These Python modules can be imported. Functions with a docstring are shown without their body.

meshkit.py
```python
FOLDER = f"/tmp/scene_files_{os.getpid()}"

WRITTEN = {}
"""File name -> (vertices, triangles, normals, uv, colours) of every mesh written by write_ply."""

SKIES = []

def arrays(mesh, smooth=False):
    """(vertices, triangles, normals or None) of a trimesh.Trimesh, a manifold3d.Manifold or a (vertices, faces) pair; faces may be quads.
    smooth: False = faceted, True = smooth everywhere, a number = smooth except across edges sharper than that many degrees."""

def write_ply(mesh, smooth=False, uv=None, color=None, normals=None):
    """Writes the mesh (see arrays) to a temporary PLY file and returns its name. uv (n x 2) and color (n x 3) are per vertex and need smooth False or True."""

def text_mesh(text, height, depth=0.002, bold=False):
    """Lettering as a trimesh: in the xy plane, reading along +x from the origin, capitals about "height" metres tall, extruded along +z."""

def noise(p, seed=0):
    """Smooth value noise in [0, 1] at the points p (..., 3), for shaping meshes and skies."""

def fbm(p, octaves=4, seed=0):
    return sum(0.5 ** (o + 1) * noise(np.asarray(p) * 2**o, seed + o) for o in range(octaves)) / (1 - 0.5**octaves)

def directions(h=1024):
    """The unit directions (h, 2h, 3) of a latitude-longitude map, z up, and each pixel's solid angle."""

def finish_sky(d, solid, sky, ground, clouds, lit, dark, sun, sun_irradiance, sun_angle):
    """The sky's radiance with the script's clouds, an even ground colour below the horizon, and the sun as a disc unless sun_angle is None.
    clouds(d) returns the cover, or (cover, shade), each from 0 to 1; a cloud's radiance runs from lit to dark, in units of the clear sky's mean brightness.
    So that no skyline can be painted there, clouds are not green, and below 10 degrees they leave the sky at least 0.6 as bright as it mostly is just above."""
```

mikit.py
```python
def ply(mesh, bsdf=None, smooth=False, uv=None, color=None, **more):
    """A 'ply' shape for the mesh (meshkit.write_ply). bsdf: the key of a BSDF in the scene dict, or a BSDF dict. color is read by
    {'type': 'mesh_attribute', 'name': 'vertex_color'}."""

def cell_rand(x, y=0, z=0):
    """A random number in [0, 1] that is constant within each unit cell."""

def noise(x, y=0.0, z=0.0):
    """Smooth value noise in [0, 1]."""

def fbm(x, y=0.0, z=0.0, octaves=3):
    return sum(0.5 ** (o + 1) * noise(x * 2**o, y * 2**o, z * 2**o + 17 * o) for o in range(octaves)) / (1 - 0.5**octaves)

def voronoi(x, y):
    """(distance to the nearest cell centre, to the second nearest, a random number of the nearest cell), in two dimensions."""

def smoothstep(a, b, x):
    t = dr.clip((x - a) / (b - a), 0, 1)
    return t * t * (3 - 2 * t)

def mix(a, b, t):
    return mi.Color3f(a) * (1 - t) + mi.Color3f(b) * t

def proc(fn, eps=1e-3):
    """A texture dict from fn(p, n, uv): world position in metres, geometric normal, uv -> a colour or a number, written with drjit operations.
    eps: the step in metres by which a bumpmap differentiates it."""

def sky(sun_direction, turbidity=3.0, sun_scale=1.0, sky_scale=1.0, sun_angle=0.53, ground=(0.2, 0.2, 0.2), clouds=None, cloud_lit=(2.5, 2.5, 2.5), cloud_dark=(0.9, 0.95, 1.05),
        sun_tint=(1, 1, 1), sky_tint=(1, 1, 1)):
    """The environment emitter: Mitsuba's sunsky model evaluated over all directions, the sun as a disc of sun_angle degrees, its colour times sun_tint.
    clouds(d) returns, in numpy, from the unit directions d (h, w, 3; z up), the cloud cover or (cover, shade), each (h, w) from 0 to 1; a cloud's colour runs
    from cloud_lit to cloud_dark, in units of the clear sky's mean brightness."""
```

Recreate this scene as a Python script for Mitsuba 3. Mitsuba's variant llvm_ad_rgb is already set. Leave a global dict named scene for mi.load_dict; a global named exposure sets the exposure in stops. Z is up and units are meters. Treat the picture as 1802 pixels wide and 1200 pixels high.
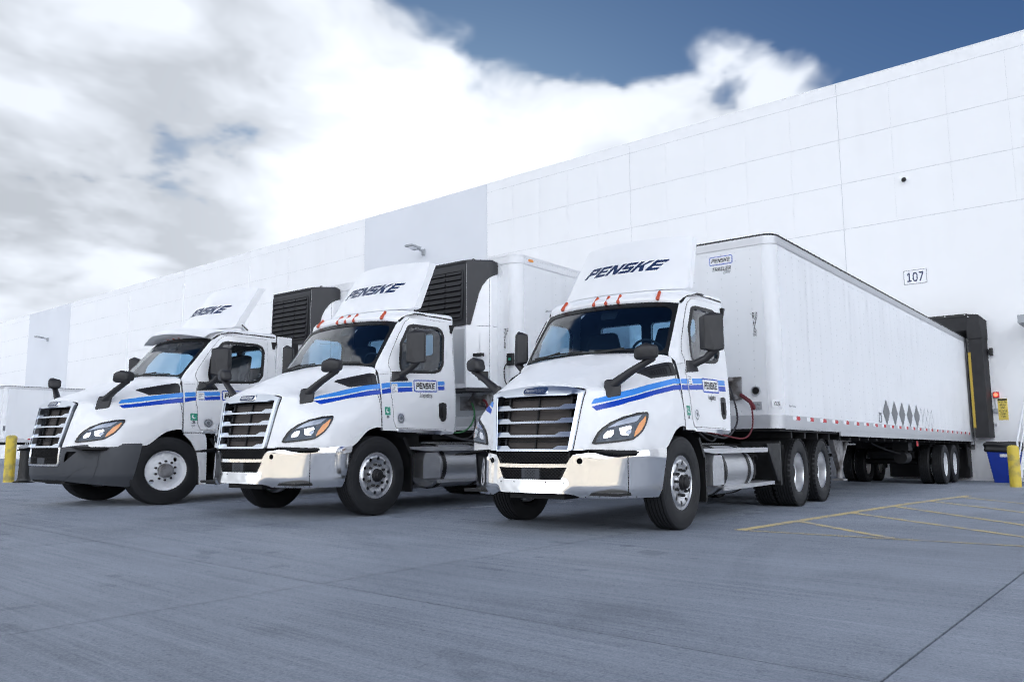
import math, random
import numpy as np, trimesh, shapely, drjit as dr, mitsuba as mi
import mikit, meshkit
from scipy.interpolate import Akima1DInterpolator, LinearNDInterpolator
from shapely.geometry import Polygon, LineString, Point, box as sbox
from shapely import affinity
from mikit import proc, noise, fbm, cell_rand, smoothstep, mix

ST = mi.ScalarTransform4f
scene, labels = {'type': 'scene'}, {}
rng = random.Random(7)

# ------------------------------------------------------------------ camera, sky, exposure
YAW, PITCH, ROLL, CAMZ = 0.7029, 0.1277, -0.0056, 0.952
_f = np.array([-math.sin(YAW)*math.cos(PITCH), math.cos(YAW)*math.cos(PITCH), math.sin(PITCH)])
_r = np.array([math.cos(YAW), math.sin(YAW), 0.0]); _u = np.cross(_r, _f)
_up = _u*math.cos(ROLL) - _r*math.sin(ROLL)
scene['camera'] = {'type': 'perspective', 'fov': 65.17, 'fov_axis': 'x', 'near_clip': 0.05, 'far_clip': 3000.0,
                   'to_world': ST().look_at(origin=[0, 0, CAMZ], target=(_f + [0, 0, CAMZ]).tolist(), up=_up.tolist())}
SUN_AZ, SUN_EL = YAW + 0.11, math.radians(16.6)          # behind the warehouse, below its roof line
SUN = [-math.sin(SUN_AZ)*math.cos(SUN_EL), math.cos(SUN_AZ)*math.cos(SUN_EL), math.sin(SUN_EL)]

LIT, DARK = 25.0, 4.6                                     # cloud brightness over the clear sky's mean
def clouds(d):
    z = np.maximum(d[..., 2], 0.0)
    k = 1.0/(z + 0.20)
    a = math.radians(20)
    x, y = d[..., 0]*k, d[..., 1]*k
    Q = np.stack([x*math.cos(a) + y*math.sin(a), -x*math.sin(a) + y*math.cos(a), np.full(z.shape, 3.7)], -1)
    w1 = np.stack([meshkit.fbm(Q*1.1 + 11, 3, 5), meshkit.fbm(Q*1.1 + 31, 3, 6), z*0], -1) - .5
    w2 = np.stack([meshkit.fbm(Q*4.2 + w1*2 + 3, 4, 15), meshkit.fbm(Q*4.2 + w1*2 + 51, 4, 16), z*0], -1) - .5
    big = meshkit.fbm(Q*np.array([.9, .7, 1]) + w1*.8 + 4.1, 3, 21)
    fine = meshkit.fbm(Q*np.array([2.7, 2.3, 1]) + w1*.8 + w2*.25, 6, 3)
    wisp = meshkit.fbm(Q*np.array([8.0, 6.5, 1]) + w1*1.6 + w2*1.1, 5, 9)
    s = np.array(SUN); ang = np.arccos(np.clip(d @ (s/np.linalg.norm(s)), -1, 1))
    az = np.degrees(np.arctan2(-d[..., 0], d[..., 1])) - math.degrees(YAW); az = (az + 180) % 360 - 180      # + is to the left of the view
    el = np.degrees(np.arcsin(np.clip(d[..., 2], -1, 1)))
    # the bank thins out above this elevation, which falls away to the right of the view
    top = np.interp(az, [-180, -100, -60, -34, -19, -6, 4, 11, 20, 30, 180], [40, 40, 34, 14, 18.5, 22.0, 24.5, 29, 46, 50, 40])
    v = fine*.58 + wisp*.34 + big*.36
    v = v - .64 + .175 - .038*np.clip(el - top, -4, 12) - .13*np.exp(-((az - 29)/12)**2 - ((el - 17.5 + .10*(az - 27))/2.2)**2)
    cover = smooth(-.015, .115, v + .20*(wisp - .5))
    opp = smooth(75, 130, np.degrees(ang))                       # front-lit clouds opposite the sun, brightened to light the wall and trucks
    tex = np.clip(.58 + 2.7*(fine - .5) + 2.4*(wisp - .5) + .3*(big - .5), 0, 1)
    glow = np.exp(-(ang/.11)**2)
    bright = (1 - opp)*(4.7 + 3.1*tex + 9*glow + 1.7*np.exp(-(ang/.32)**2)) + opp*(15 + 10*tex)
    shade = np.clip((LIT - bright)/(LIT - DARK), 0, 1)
    return cover, shade

def smooth(a, b, x):
    t = np.clip((x - a)/(b - a), 0, 1); return t*t*(3 - 2*t)

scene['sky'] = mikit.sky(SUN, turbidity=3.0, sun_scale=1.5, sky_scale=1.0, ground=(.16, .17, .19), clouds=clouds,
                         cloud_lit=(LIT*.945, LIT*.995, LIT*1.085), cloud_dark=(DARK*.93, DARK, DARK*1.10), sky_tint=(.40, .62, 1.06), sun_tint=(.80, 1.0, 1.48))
exposure = 1.33

# ------------------------------------------------------------------ materials
def rgb(*c): return {'type': 'rgb', 'value': list(c)}
def two(b): return {'type': 'twosided', 'bsdf': b}
def prin(key, col, rough=.5, metal=0.0, bump=None, **k):
    b = {'type': 'principled', 'base_color': col if isinstance(col, dict) else rgb(*col), 'roughness': rough if isinstance(rough, dict) else float(rough), 'metallic': float(metal), **k}
    if bump is not None: b = {'type': 'bumpmap', 'arbitrary': bump[0], 'scale': bump[1], 'bsdf': b}
    scene[key] = two(b)

def paint_dirt(p, n, uv):
    t = fbm(p.x*1.7, p.y*1.7, p.z*2.3, 3); low = smoothstep(1.35, .75, p.z)
    d = dr.clip((t - .42)*.28 + low*.22*fbm(p.x*9, p.y*9, p.z*5, 3), 0, 1)
    return mix((.80, .81, .825), (.50, .49, .47), d)
def trailer_col(p, n, uv):
    streak = fbm(p.x*6, p.y*6, p.z*.55, 4); big = fbm(p.x*.5, p.y*.5, p.z*.9, 2)
    d = dr.clip((streak - .50)*.45 + (big - .5)*.25 + .10*smoothstep(1.9, 1.2, p.z), 0, 1)
    return mix((.755, .77, .79), (.51, .52, .54), d)
def wall_col(p, n, uv):
    a = fbm(p.x*.35, p.z*.35, 1.0, 3); b = fbm(p.x*2.4, p.z*.22, 4.0, 3)
    d = dr.clip((a - .5)*.26 + (b - .5)*.20 + .35*smoothstep(1.4, -.3, p.z)*fbm(p.x*1.5, p.z*3, 2.0, 3), 0, 1)
    return mix((.84, .845, .85), (.68, .68, .675), d)
def wall_grey_col(p, n, uv):
    a = fbm(p.x*.5, p.z*.4, 1.0, 3)
    return mix((.715, .735, .77), (.665, .685, .72), a)
def ground_col(p, n, uv):
    big = fbm(p.x*.22, p.y*.35, 2.0, 4); mid = fbm(p.x*1.1, p.y*2.2, 5.0, 4)
    line = fbm(p.x*1.3, p.y*62.0, 1.0, 3); line2 = noise(p.x*.5, p.y*24.0, 7.0); grit = noise(p.x*130, p.y*130, 3.0)
    slab = cell_rand((p.x + 1.05)/3.67, (p.y - 3.5)/9.0, 4.0)
    v = .5 + (big - .5)*.55 + (mid - .5)*.40 + (line - .5)*.40 + (line2 - .5)*.18 + (grit - .5)*.42 + (slab - .5)*.14
    tyre = smoothstep(.62, .80, fbm(p.x*.9 + 3, p.y*.16, 9.0, 3))*.12
    oil = smoothstep(.70, .82, fbm(p.x*.8, p.y*.8, 31.0, 3))*.18
    drip = smoothstep(.80, .90, noise(p.x*5.5, p.y*5.5, 13.0))*smoothstep(.45, .70, fbm(p.x*.5, p.y*.5, 8.0, 2))*.30
    pit = smoothstep(.80, .93, noise(p.x*52, p.y*52, 21.0))*.22
    wear = .55 + .45*fbm(p.x*2.0, p.y*2.0, 17.0, 3)
    arcs = mi.Float(0)
    for cx, cy, r in ((6.0, 9.5, 9.4), (6.0, 9.5, 11.5), (-14.0, -9.0, 14.2), (-14.0, -9.0, 16.2), (2.0, 24.0, 19.6)):
        d = dr.abs(dr.sqrt(dr.square(p.x - cx) + dr.square(p.y - cy)) - r)
        arcs = arcs + smoothstep(.17, .09, d)*(.5 + .5*noise(d*60.0, r))*smoothstep(.35, .75, fbm(p.x*.30, p.y*.30, r, 2))
    seam = dr.minimum(dr.abs((p.x + 1.05)/3.67 - dr.round((p.x + 1.05)/3.67))*3.67, dr.abs((p.y - 3.5)/9.0 - dr.round((p.y - 3.5)/9.0))*9.0)
    edge = smoothstep(.10, .0, seam)*.18*fbm(p.x*6, p.y*6, 2.0, 3)
    crack = smoothstep(.012, .004, dr.abs(fbm(p.x*.55 + 7, p.y*.55, 3.0, 5) - .47))*smoothstep(.60, .72, fbm(p.x*.13 + 4, p.y*.13, 6.0, 2))*.5
    v = dr.clip(v - tyre - oil - drip - pit - arcs*wear*.16 - edge - crack, 0, 1)
    return mix((.136, .155, .188), (.300, .333, .390), v)
def ground_bump(p, n, uv):
    return fbm(p.x*1.6, p.y*75.0, 1.0, 2)*.8 + noise(p.x*140, p.y*140, 2.0)*.4
def rubber_col(p, n, uv):
    return mix((.005, .0055, .0065), (.015, .016, .0185), fbm(p.x*7, p.y*7, p.z*7, 3))
def alu_col(p, n, uv):
    return mix((.90, .905, .92), (.72, .73, .75), fbm(p.x*14, p.y*14, p.z*30, 3))
def dock_col(p, n, uv):
    return mix((.007, .007, .008), (.024, .024, .027), fbm(p.x*5, p.y*5, p.z*3, 4))
def black_col(p, n, uv):
    return mix((.012, .012, .0135), (.026, .026, .029), fbm(p.x*6, p.y*6, p.z*6, 3))
def yellow_col(p, n, uv):
    w = fbm(p.x*7, p.y*7, p.z*7 + 2, 4)
    return mix((.66, .50, .06), (.40, .33, .10), smoothstep(.45, .75, w))
def line_yellow(p, n, uv):
    w = smoothstep(.46, .74, fbm(p.x*9, p.y*9, 3.0, 4))
    return mix((.48, .38, .20), (.28, .27, .26), w)
def line_white(p, n, uv):
    w = smoothstep(.35, .7, fbm(p.x*8, p.y*8, 3.0, 4))
    return mix((.45, .46, .48), (.17, .18, .2), w)
def oldmetal(p, n, uv):
    w = fbm(p.x*6, p.y*6, p.z*6, 4)
    return mix((.30, .30, .31), (.10, .09, .085), smoothstep(.4, .7, w))
def crudecore(p, n, uv):
    return mix((.030, .026, .024), (.075, .062, .055), noise(p.x*8, p.y*8, p.z*150)*.7 + .3*fbm(p.x*9, p.y*9, p.z*5, 2))

prin('white_paint', proc(paint_dirt), .30, specular=.5, clearcoat=1.0, clearcoat_gloss=.98)
prin('trailer_white', proc(trailer_col), .42)
prin('wall_white', proc(wall_col), .75)
prin('wall_grey', proc(wall_grey_col), .7)
prin('joint_grey', (.56, .57, .59), .8)
prin('concrete', proc(ground_col), .62, bump=(proc(ground_bump, eps=.004), .0035))
prin('ground_under', (.035, .037, .042), .9)
prin('far_lot', (.42, .42, .42), .9)
prin('sunlit_wall', (.76, .75, .735), .8)
prin('chrome', (.93, .925, .92), .055, 1.0)
prin('chrome_soft', (.86, .87, .89), .16, 1.0)
prin('grille_metal', (.78, .82, .88), .22, 1.0)
prin('aluminium', proc(alu_col), .42, 1.0)
prin('aluminium_rough', (.62, .63, .65), .42, .9)
prin('steel_white', (.74, .75, .77), .35)
prin('rail_silver', (.58, .59, .61), .45, .6)
prin('black_plastic', proc(black_col), .48)
prin('grey_plastic', (.046, .050, .058), .52)
prin('dark_unit', (.026, .027, .031), .5)
prin('dark_louvre', (.013, .013, .016), .55)
prin('dark_frame', (.006, .006, .007), .6)
prin('black_void', (.004, .004, .005), .9)
prin('interior', (.17, .19, .215), .8)
prin('interior_dark', (.030, .034, .040), .7)
prin('seat_cloth', (.020, .022, .027), .85)
prin('rubber', proc(rubber_col), .62)
prin('dock_black', proc(dock_col), .7)
prin('radiator', proc(crudecore), .7)
prin('gasket', (.007, .0075, .008), .42)
prin('blue_light', (.055, .26, .74), .3)
prin('blue_dark', (.008, .055, .42), .3)
prin('navy_ink', (.012, .028, .085), .4)
prin('black_ink', (.010, .010, .012), .45)
prin('grey_ink', (.16, .17, .19), .5)
prin('decal_white', (.80, .81, .83), .35)
prin('decal_green', (.04, .30, .20), .4)
prin('amber', (.72, .26, .04), .22, clearcoat=1.0)
prin('amber_red', (.50, .075, .03), .25, clearcoat=1.0)
prin('reflector', (.34, .38, .45), .35, .6)
prin('placard_grey', (.20, .21, .22), .45, .4)
prin('red_tape', (.50, .02, .03), .35)
prin('red_hose', (.11, .008, .014), .5)
prin('green_hose', (.03, .14, .05), .5)
prin('dark_hose', (.02, .02, .025), .45)
prin('yellow_paint', proc(yellow_col), .5)
prin('guide_yellow', (.46, .32, .045), .6)
prin('yellow_sign', (.72, .56, .10), .5)
prin('floor_yellow', proc(line_yellow), .75)
prin('floor_white', proc(line_white), .75)
prin('lamp_grey', (.34, .36, .38), .5)
prin('bin_blue', (.008, .040, .34), .42)
prin('bag_black', (.010, .010, .011), .33)
prin('galvanised', (.46, .48, .50), .45, .5)
prin('rusty_metal', proc(oldmetal), .6, .3)
prin('lens_housing', (.045, .062, .090), .45, specular=.15)
scene['red_lamp'] = two({'type': 'principled', 'base_color': rgb(.55, .03, .03), 'roughness': .3})
scene['glass'] = {'type': 'thindielectric', 'int_ior': 1.62, 'specular_transmittance': rgb(.52, .72, .86), 'specular_reflectance': rgb(1, 1, 1)}
scene['clear_lens'] = {'type': 'thindielectric', 'int_ior': 1.28}

# ------------------------------------------------------------------ mesh helpers; vehicles are modelled in (f, l, z): forward, to its left, up
def V(m):
    """(f, l, z) mesh -> local x, y, z"""
    m = m.copy(); v = m.vertices.copy(); m.vertices = np.stack([v[:, 1], -v[:, 0], v[:, 2]], 1); return m
def cat(*ms): return trimesh.util.concatenate([m for m in ms if m is not None])
def flat(m): return cat(*m) if isinstance(m, list) else m
def bx(a0, a1, b0, b1, c0, c1):
    m = trimesh.creation.box([abs(a1 - a0), abs(b1 - b0), abs(c1 - c0)]); m.apply_translation([(a0 + a1)/2, (b0 + b1)/2, (c0 + c1)/2]); return m
def rbox(a0, a1, b0, b1, c0, c1, r=.01, seg=8):
    """rounded box: hull of spheres"""
    r = min(r, abs(a1-a0)/2.01, abs(b1-b0)/2.01, abs(c1-c0)/2.01)
    s = trimesh.creation.icosphere(subdivisions=1 if seg < 10 else 2, radius=r)
    pts = [s.vertices + [x, y, z] for x in (min(a0,a1)+r, max(a0,a1)-r) for y in (min(b0,b1)+r, max(b0,b1)-r) for z in (min(c0,c1)+r, max(c0,c1)-r)]
    return trimesh.convex.convex_hull(np.vstack(pts))
def hull(pts, r=0.0):
    if r:
        s = trimesh.creation.icosphere(subdivisions=1, radius=r); pts = np.vstack([s.vertices + np.array(p) for p in pts])
    return trimesh.convex.convex_hull(np.array(pts, float))
def chain(pts, r):
    rs = r if isinstance(r, (list, tuple)) else [r]*len(pts)
    out = []
    for (a, ra), (b, rb) in zip(zip(pts[:-1], rs[:-1]), zip(pts[1:], rs[1:])):
        s = trimesh.creation.icosphere(subdivisions=1)
        out.append(trimesh.convex.convex_hull(np.vstack([s.vertices*ra + np.array(a), s.vertices*rb + np.array(b)])))
    return cat(*out)
def tube(pts, r, n=8, samples=None):
    p = np.array(pts, float)
    if samples:
        t = np.linspace(0, len(p) - 1, samples); p = Akima1DInterpolator(np.arange(len(p)), p)(t) if len(p) > 2 else p
    T = np.gradient(p, axis=0); T /= np.linalg.norm(T, axis=1, keepdims=True)
    ref = np.where(np.abs(T[:, 2:]) < .9, [0, 0, 1.0], [1.0, 0, 0]); A = np.cross(T, ref); A /= np.linalg.norm(A, axis=1, keepdims=True); B = np.cross(T, A)
    ang = np.arange(n)*2*math.pi/n
    v = p[:, None] + r*(np.cos(ang)[None, :, None]*A[:, None] + np.sin(ang)[None, :, None]*B[:, None])
    i, j = np.meshgrid(np.arange(len(p) - 1), np.arange(n), indexing='ij')
    q = np.stack([i*n + j, i*n + (j+1) % n, (i+1)*n + (j+1) % n, (i+1)*n + j], -1).reshape(-1, 4)
    m = trimesh.Trimesh(v.reshape(-1, 3), np.vstack([q[:, [0, 1, 2]], q[:, [0, 2, 3]]]), process=False); m.fix_normals(); return m
def cyl(p0, p1, r, n=24):
    m = trimesh.creation.cylinder(r, segment=[p0, p1], sections=n); return m
def surf(cp, nu, nv):
    a = np.array(cp, float); R, C, _ = a.shape
    a = Akima1DInterpolator(np.arange(C), a, axis=1)(np.linspace(0, C - 1, nu)) if C > 2 else a[:, :1]*(1 - np.linspace(0, 1, nu))[None, :, None] + a[:, 1:]*np.linspace(0, 1, nu)[None, :, None]
    return Akima1DInterpolator(np.arange(R), a, axis=0)(np.linspace(0, R - 1, nv)) if R > 2 else a[:1]*(1 - np.linspace(0, 1, nv))[:, None, None] + a[1:]*np.linspace(0, 1, nv)[:, None, None]
def grid_mesh(g, flip=False):
    n, m, _ = g.shape; i, j = np.meshgrid(np.arange(n - 1), np.arange(m - 1), indexing='ij'); a = (i*m + j).ravel()
    q = np.stack([a, a + 1, a + m + 1, a + m], 1)
    if flip: q = q[:, ::-1]
    return trimesh.Trimesh(g.reshape(-1, 3), np.vstack([q[:, [0, 1, 2]], q[:, [0, 2, 3]]]), process=False)
def mirror(m):
    m = m.copy(); v = m.vertices.copy(); v[:, 1] *= -1; return trimesh.Trimesh(v, m.faces[:, ::-1], process=False)
def both(m): return cat(m, mirror(m))
def _cells(p, size):
    """the polygon cut along a square grid: (vertices, triangles) with edges no longer than about size"""
    x0, y0, x1, y1 = p.bounds; nx, ny = max(1, math.ceil((x1 - x0)/size)), max(1, math.ceil((y1 - y0)/size))
    xs, ys = np.linspace(x0, x1, nx + 1), np.linspace(y0, y1, ny + 1); vs, fs, n = [], [], 0
    shapely.prepare(p)
    I, J = np.meshgrid(np.arange(nx), np.arange(ny), indexing='ij'); I, J = I.ravel(), J.ravel()
    cells = shapely.box(xs[I], ys[J], xs[I + 1], ys[J + 1])
    full = shapely.contains_properly(p, cells); touch = shapely.intersects(p, cells) & ~full
    for c_ in np.nonzero(full)[0]:
        a, b, c2, d2 = xs[I[c_]], ys[J[c_]], xs[I[c_] + 1], ys[J[c_] + 1]
        vs.append([(a, b), (c2, b), (c2, d2), (a, d2)]); fs.append(np.array([[0, 1, 2], [0, 2, 3]]) + n); n += 4
    for g in shapely.intersection(p, cells[touch]):
        for q in getattr(g, 'geoms', [g]):
            if q.geom_type != 'Polygon' or q.area < 1e-9: continue
            v, f = trimesh.creation.triangulate_polygon(q, engine='earcut')
            e = v[f]; cr = (e[:, 1, 0] - e[:, 0, 0])*(e[:, 2, 1] - e[:, 0, 1]) - (e[:, 1, 1] - e[:, 0, 1])*(e[:, 2, 0] - e[:, 0, 0])
            f = np.where(cr[:, None] < 0, f[:, ::-1], f)
            vs.append(v); fs.append(f + n); n += len(v)
    return np.vstack(vs), np.vstack(fs)
def _rings(p, size):
    for r in [p.exterior, *p.interiors]:
        c_ = np.array(shapely.segmentize(r, size).coords)[:-1]
        yield c_ if Polygon(c_).exterior.is_ccw == (r is p.exterior) else c_[::-1]
def tri2(poly, size=.05):
    out = []
    for p in getattr(poly, 'geoms', [poly]):
        if p.is_empty: continue
        v, f = _cells(p, size); m = trimesh.Trimesh(np.column_stack([v, np.zeros(len(v))]), f, process=False); m.merge_vertices(digits_vertex=6); out.append(m)
    return cat(*out)
def ext2(poly, t, size=.05):
    out = []
    for p in getattr(poly, 'geoms', [poly]):
        if p.is_empty or p.geom_type != 'Polygon': continue
        v, f = _cells(p, size); n = len(v)
        V_, F_ = [np.column_stack([v, np.full(n, t)]), np.column_stack([v, np.zeros(n)])], [f, f[:, ::-1] + n]; k = 2*n
        for r in _rings(p, size):
            m_ = len(r); i = np.arange(m_); j = (i + 1) % m_
            V_ += [np.column_stack([r, np.zeros(m_)]), np.column_stack([r, np.full(m_, t)])]
            F_ += [np.stack([i, j, j + m_], 1) + k, np.stack([i, j + m_, i + m_], 1) + k]; k += 2*m_
        m = trimesh.Trimesh(np.vstack(V_), np.vstack(F_), process=False); m.merge_vertices(digits_vertex=6); out.append(m)
    return cat(*out)
def rpoly(pts, r=0.0):
    p = Polygon(pts)
    return p.buffer(-r, join_style=1).buffer(r, join_style=1, quad_segs=6) if r else p
def lathe(prof, n=48):
    """profile [(radius, l)] turned about the l axis, axle at the origin"""
    pr = np.array(prof, float); a = np.arange(n)*2*math.pi/n
    v = np.stack([pr[:, None, 0]*np.cos(a), np.broadcast_to(pr[:, None, 1], (len(pr), n)), pr[:, None, 0]*np.sin(a)], -1)
    i, j = np.meshgrid(np.arange(len(pr) - 1), np.arange(n), indexing='ij')
    q = np.stack([i*n + j, i*n + (j+1) % n, (i+1)*n + (j+1) % n, (i+1)*n + j], -1).reshape(-1, 4)
    return trimesh.Trimesh(v.reshape(-1, 3), np.vstack([q[:, [0, 1, 2]], q[:, [0, 2, 3]]]), process=False)
def text(t, h, shear=.22, wide=1.0, bold=True, depth=.002, size=None, w=None):
    m = meshkit.text_mesh(t, h, depth, bold); v = m.vertices.copy(); v[:, 0] *= wide; v[:, 0] += shear*v[:, 1]
    if w: s = w/(v[:, 0].max() - v[:, 0].min()); v[:, 0] = (v[:, 0] - v[:, 0].min())*s
    f = m.faces
    if size: v, f = trimesh.remesh.subdivide_to_size(v, f, size, max_iter=12)
    return trimesh.Trimesh(v, f, process=False)

def block(word, h, w, shear=.3, sv=.30, sh=.24):
    """heavy extended block letters as one shapely geometry, h tall and w wide, from the origin"""
    B = sbox
    def ring(x0, y0, x1, y1): return B(x0, y0, x1, y1).buffer(-.10).buffer(.10, quad_segs=3).difference(B(x0 + sv, y0 + sh, x1 - sv, y1 - sh))
    L = {'P': B(0, 0, sv, 1).union(ring(0, .36, 1.05, 1)), 'E': B(0, 0, sv, 1).union(B(0, 0, 1, sh)).union(B(0, .5 - sh*.42, .92, .5 + sh*.42)).union(B(0, 1 - sh, 1, 1)),
         'N': B(0, 0, sv, 1).union(B(.82, 0, .82 + sv, 1)).union(Polygon([(0, 1), (sv*1.1, 1), (.82 + sv, 0), (.82, 0)])),
         'S': B(0, 0, 1.02, sh).union(B(.72, 0, 1.02, .62)).union(B(0, .5 - sh*.45, 1.02, .5 + sh*.45)).union(B(0, .40, sv, 1)).union(B(0, 1 - sh, 1.0, 1)).buffer(-.09).buffer(.09, quad_segs=3),
         'K': B(0, 0, sv, 1).union(Polygon([(sv*.8, .40), (.70, 1), (1.10, 1), (.48, .40)])).union(Polygon([(.30, .62), (.62, .66), (1.12, 0), (.76, 0)]))}
    x, gs = 0.0, []
    for c_ in word:
        g = L[c_]; gs.append(affinity.translate(g, x, 0)); x += g.bounds[2] + .13
    g = shapely.union_all(gs); g = affinity.affine_transform(g, [1, shear, 0, 1, 0, 0]); b = g.bounds
    return affinity.affine_transform(g, [w/(b[2] - b[0]), 0, 0, h, -b[0]*w/(b[2] - b[0]), 0])

# ------------------------------------------------------------------ keys, groups
_count = {}
def uniq(key):
    n = _count.get(key, -1) + 1; _count[key] = n
    return key if n == 0 else f'{key}_{n:03d}'
def thing(name, label, cat_, group=None, kind=None):
    k = uniq(name); labels[k] = {'label': label, 'category': cat_}
    if group: labels[k]['group'] = group
    if kind: labels[k]['kind'] = kind
    return k
def put(key, mesh, mat, smooth=35, T=None, label=None, kind=None):
    d = mesh if isinstance(mesh, dict) else mikit.ply(flat(mesh), mat, smooth)
    if T is not None: d = {**d, 'to_world': T}
    k = uniq(key); scene[k] = d
    if label or kind: labels[k] = {**({'label': label} if label else {}), **({'kind': kind} if kind else {})}
    return k
class Kit:
    """parts of a vehicle, made once and placed under several things; relative keys"""
    def __init__(s): s.items, s.n = [], {}
    def name(s, k):
        n = s.n.get(k, -1) + 1; s.n[k] = n; return k if n == 0 else f'{k}_{n:03d}'
    def add(s, k, mesh, mat, smooth=35, T=None, kind=None):
        m = flat(mesh); k = s.name(k); s.items.append((k, mikit.ply(V(m), mat, smooth), T, kind)); return k
    def addv(s, k, plyd, T=None, kind=None):
        k = s.name(k); s.items.append((k, plyd, T, kind)); return k
    def add2(s, k, m, mat, smooth=35, kind=None):
        s.add(k, m, mat, smooth, kind=kind); s.add(k, mirror(m), mat, smooth, kind=kind)
    def place(s, key, M, post=None):
        for k, d, T, kind in s.items:
            full = f'{key}__{k}'
            W = M if T is None else M @ T
            scene[full] = {**d, 'to_world': W}
            if kind: labels[full] = {'kind': kind}

# ------------------------------------------------------------------ truck skins (f, l, z)
HOOD = [
[(1.265,.507,.88),(1.165,.68,.88),(.97,1.035,.88),(.73,1.14,.885),(.485,1.183,.895),(.2,1.193,1.10),(-.04,1.195,1.135)],
[(1.225,.535,1.08),(1.13,.71,1.08),(.95,1.03,1.08),(.72,1.135,1.08),(.45,1.18,1.1),(.19,1.19,1.22),(-.04,1.187,1.26)],
[(1.185,.557,1.27),(1.10,.70,1.27),(.90,.985,1.27),(.70,1.10,1.28),(.42,1.155,1.32),(.17,1.170,1.39),(-.04,1.17,1.44)],
[(1.155,.575,1.40),(1.07,.67,1.42),(.88,.86,1.42),(.66,.99,1.46),(.38,1.06,1.52),(.13,1.11,1.58),(-.04,1.125,1.64)],
[(1.128,.596,1.509),(1.03,.66,1.535),(.85,.775,1.53),(.62,.89,1.60),(.35,.965,1.68),(.1,1.03,1.77),(-.04,1.075,1.84)],
[(1.15,.42,1.55),(1.04,.45,1.615),(.85,.55,1.67),(.6,.62,1.775),(.33,.70,1.87),(.08,.78,1.94),(-.06,.93,1.965)],
[(1.17,.2,1.565),(1.06,.2,1.64),(.86,.25,1.715),(.6,.28,1.82),(.32,.3,1.915),(.1,.33,1.985),(.01,.45,2.015)],
[(1.175,0,1.57),(1.065,0,1.645),(.86,0,1.72),(.6,0,1.825),(.32,0,1.925),(.1,0,1.995),(.04,0,2.025)]]
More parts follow.
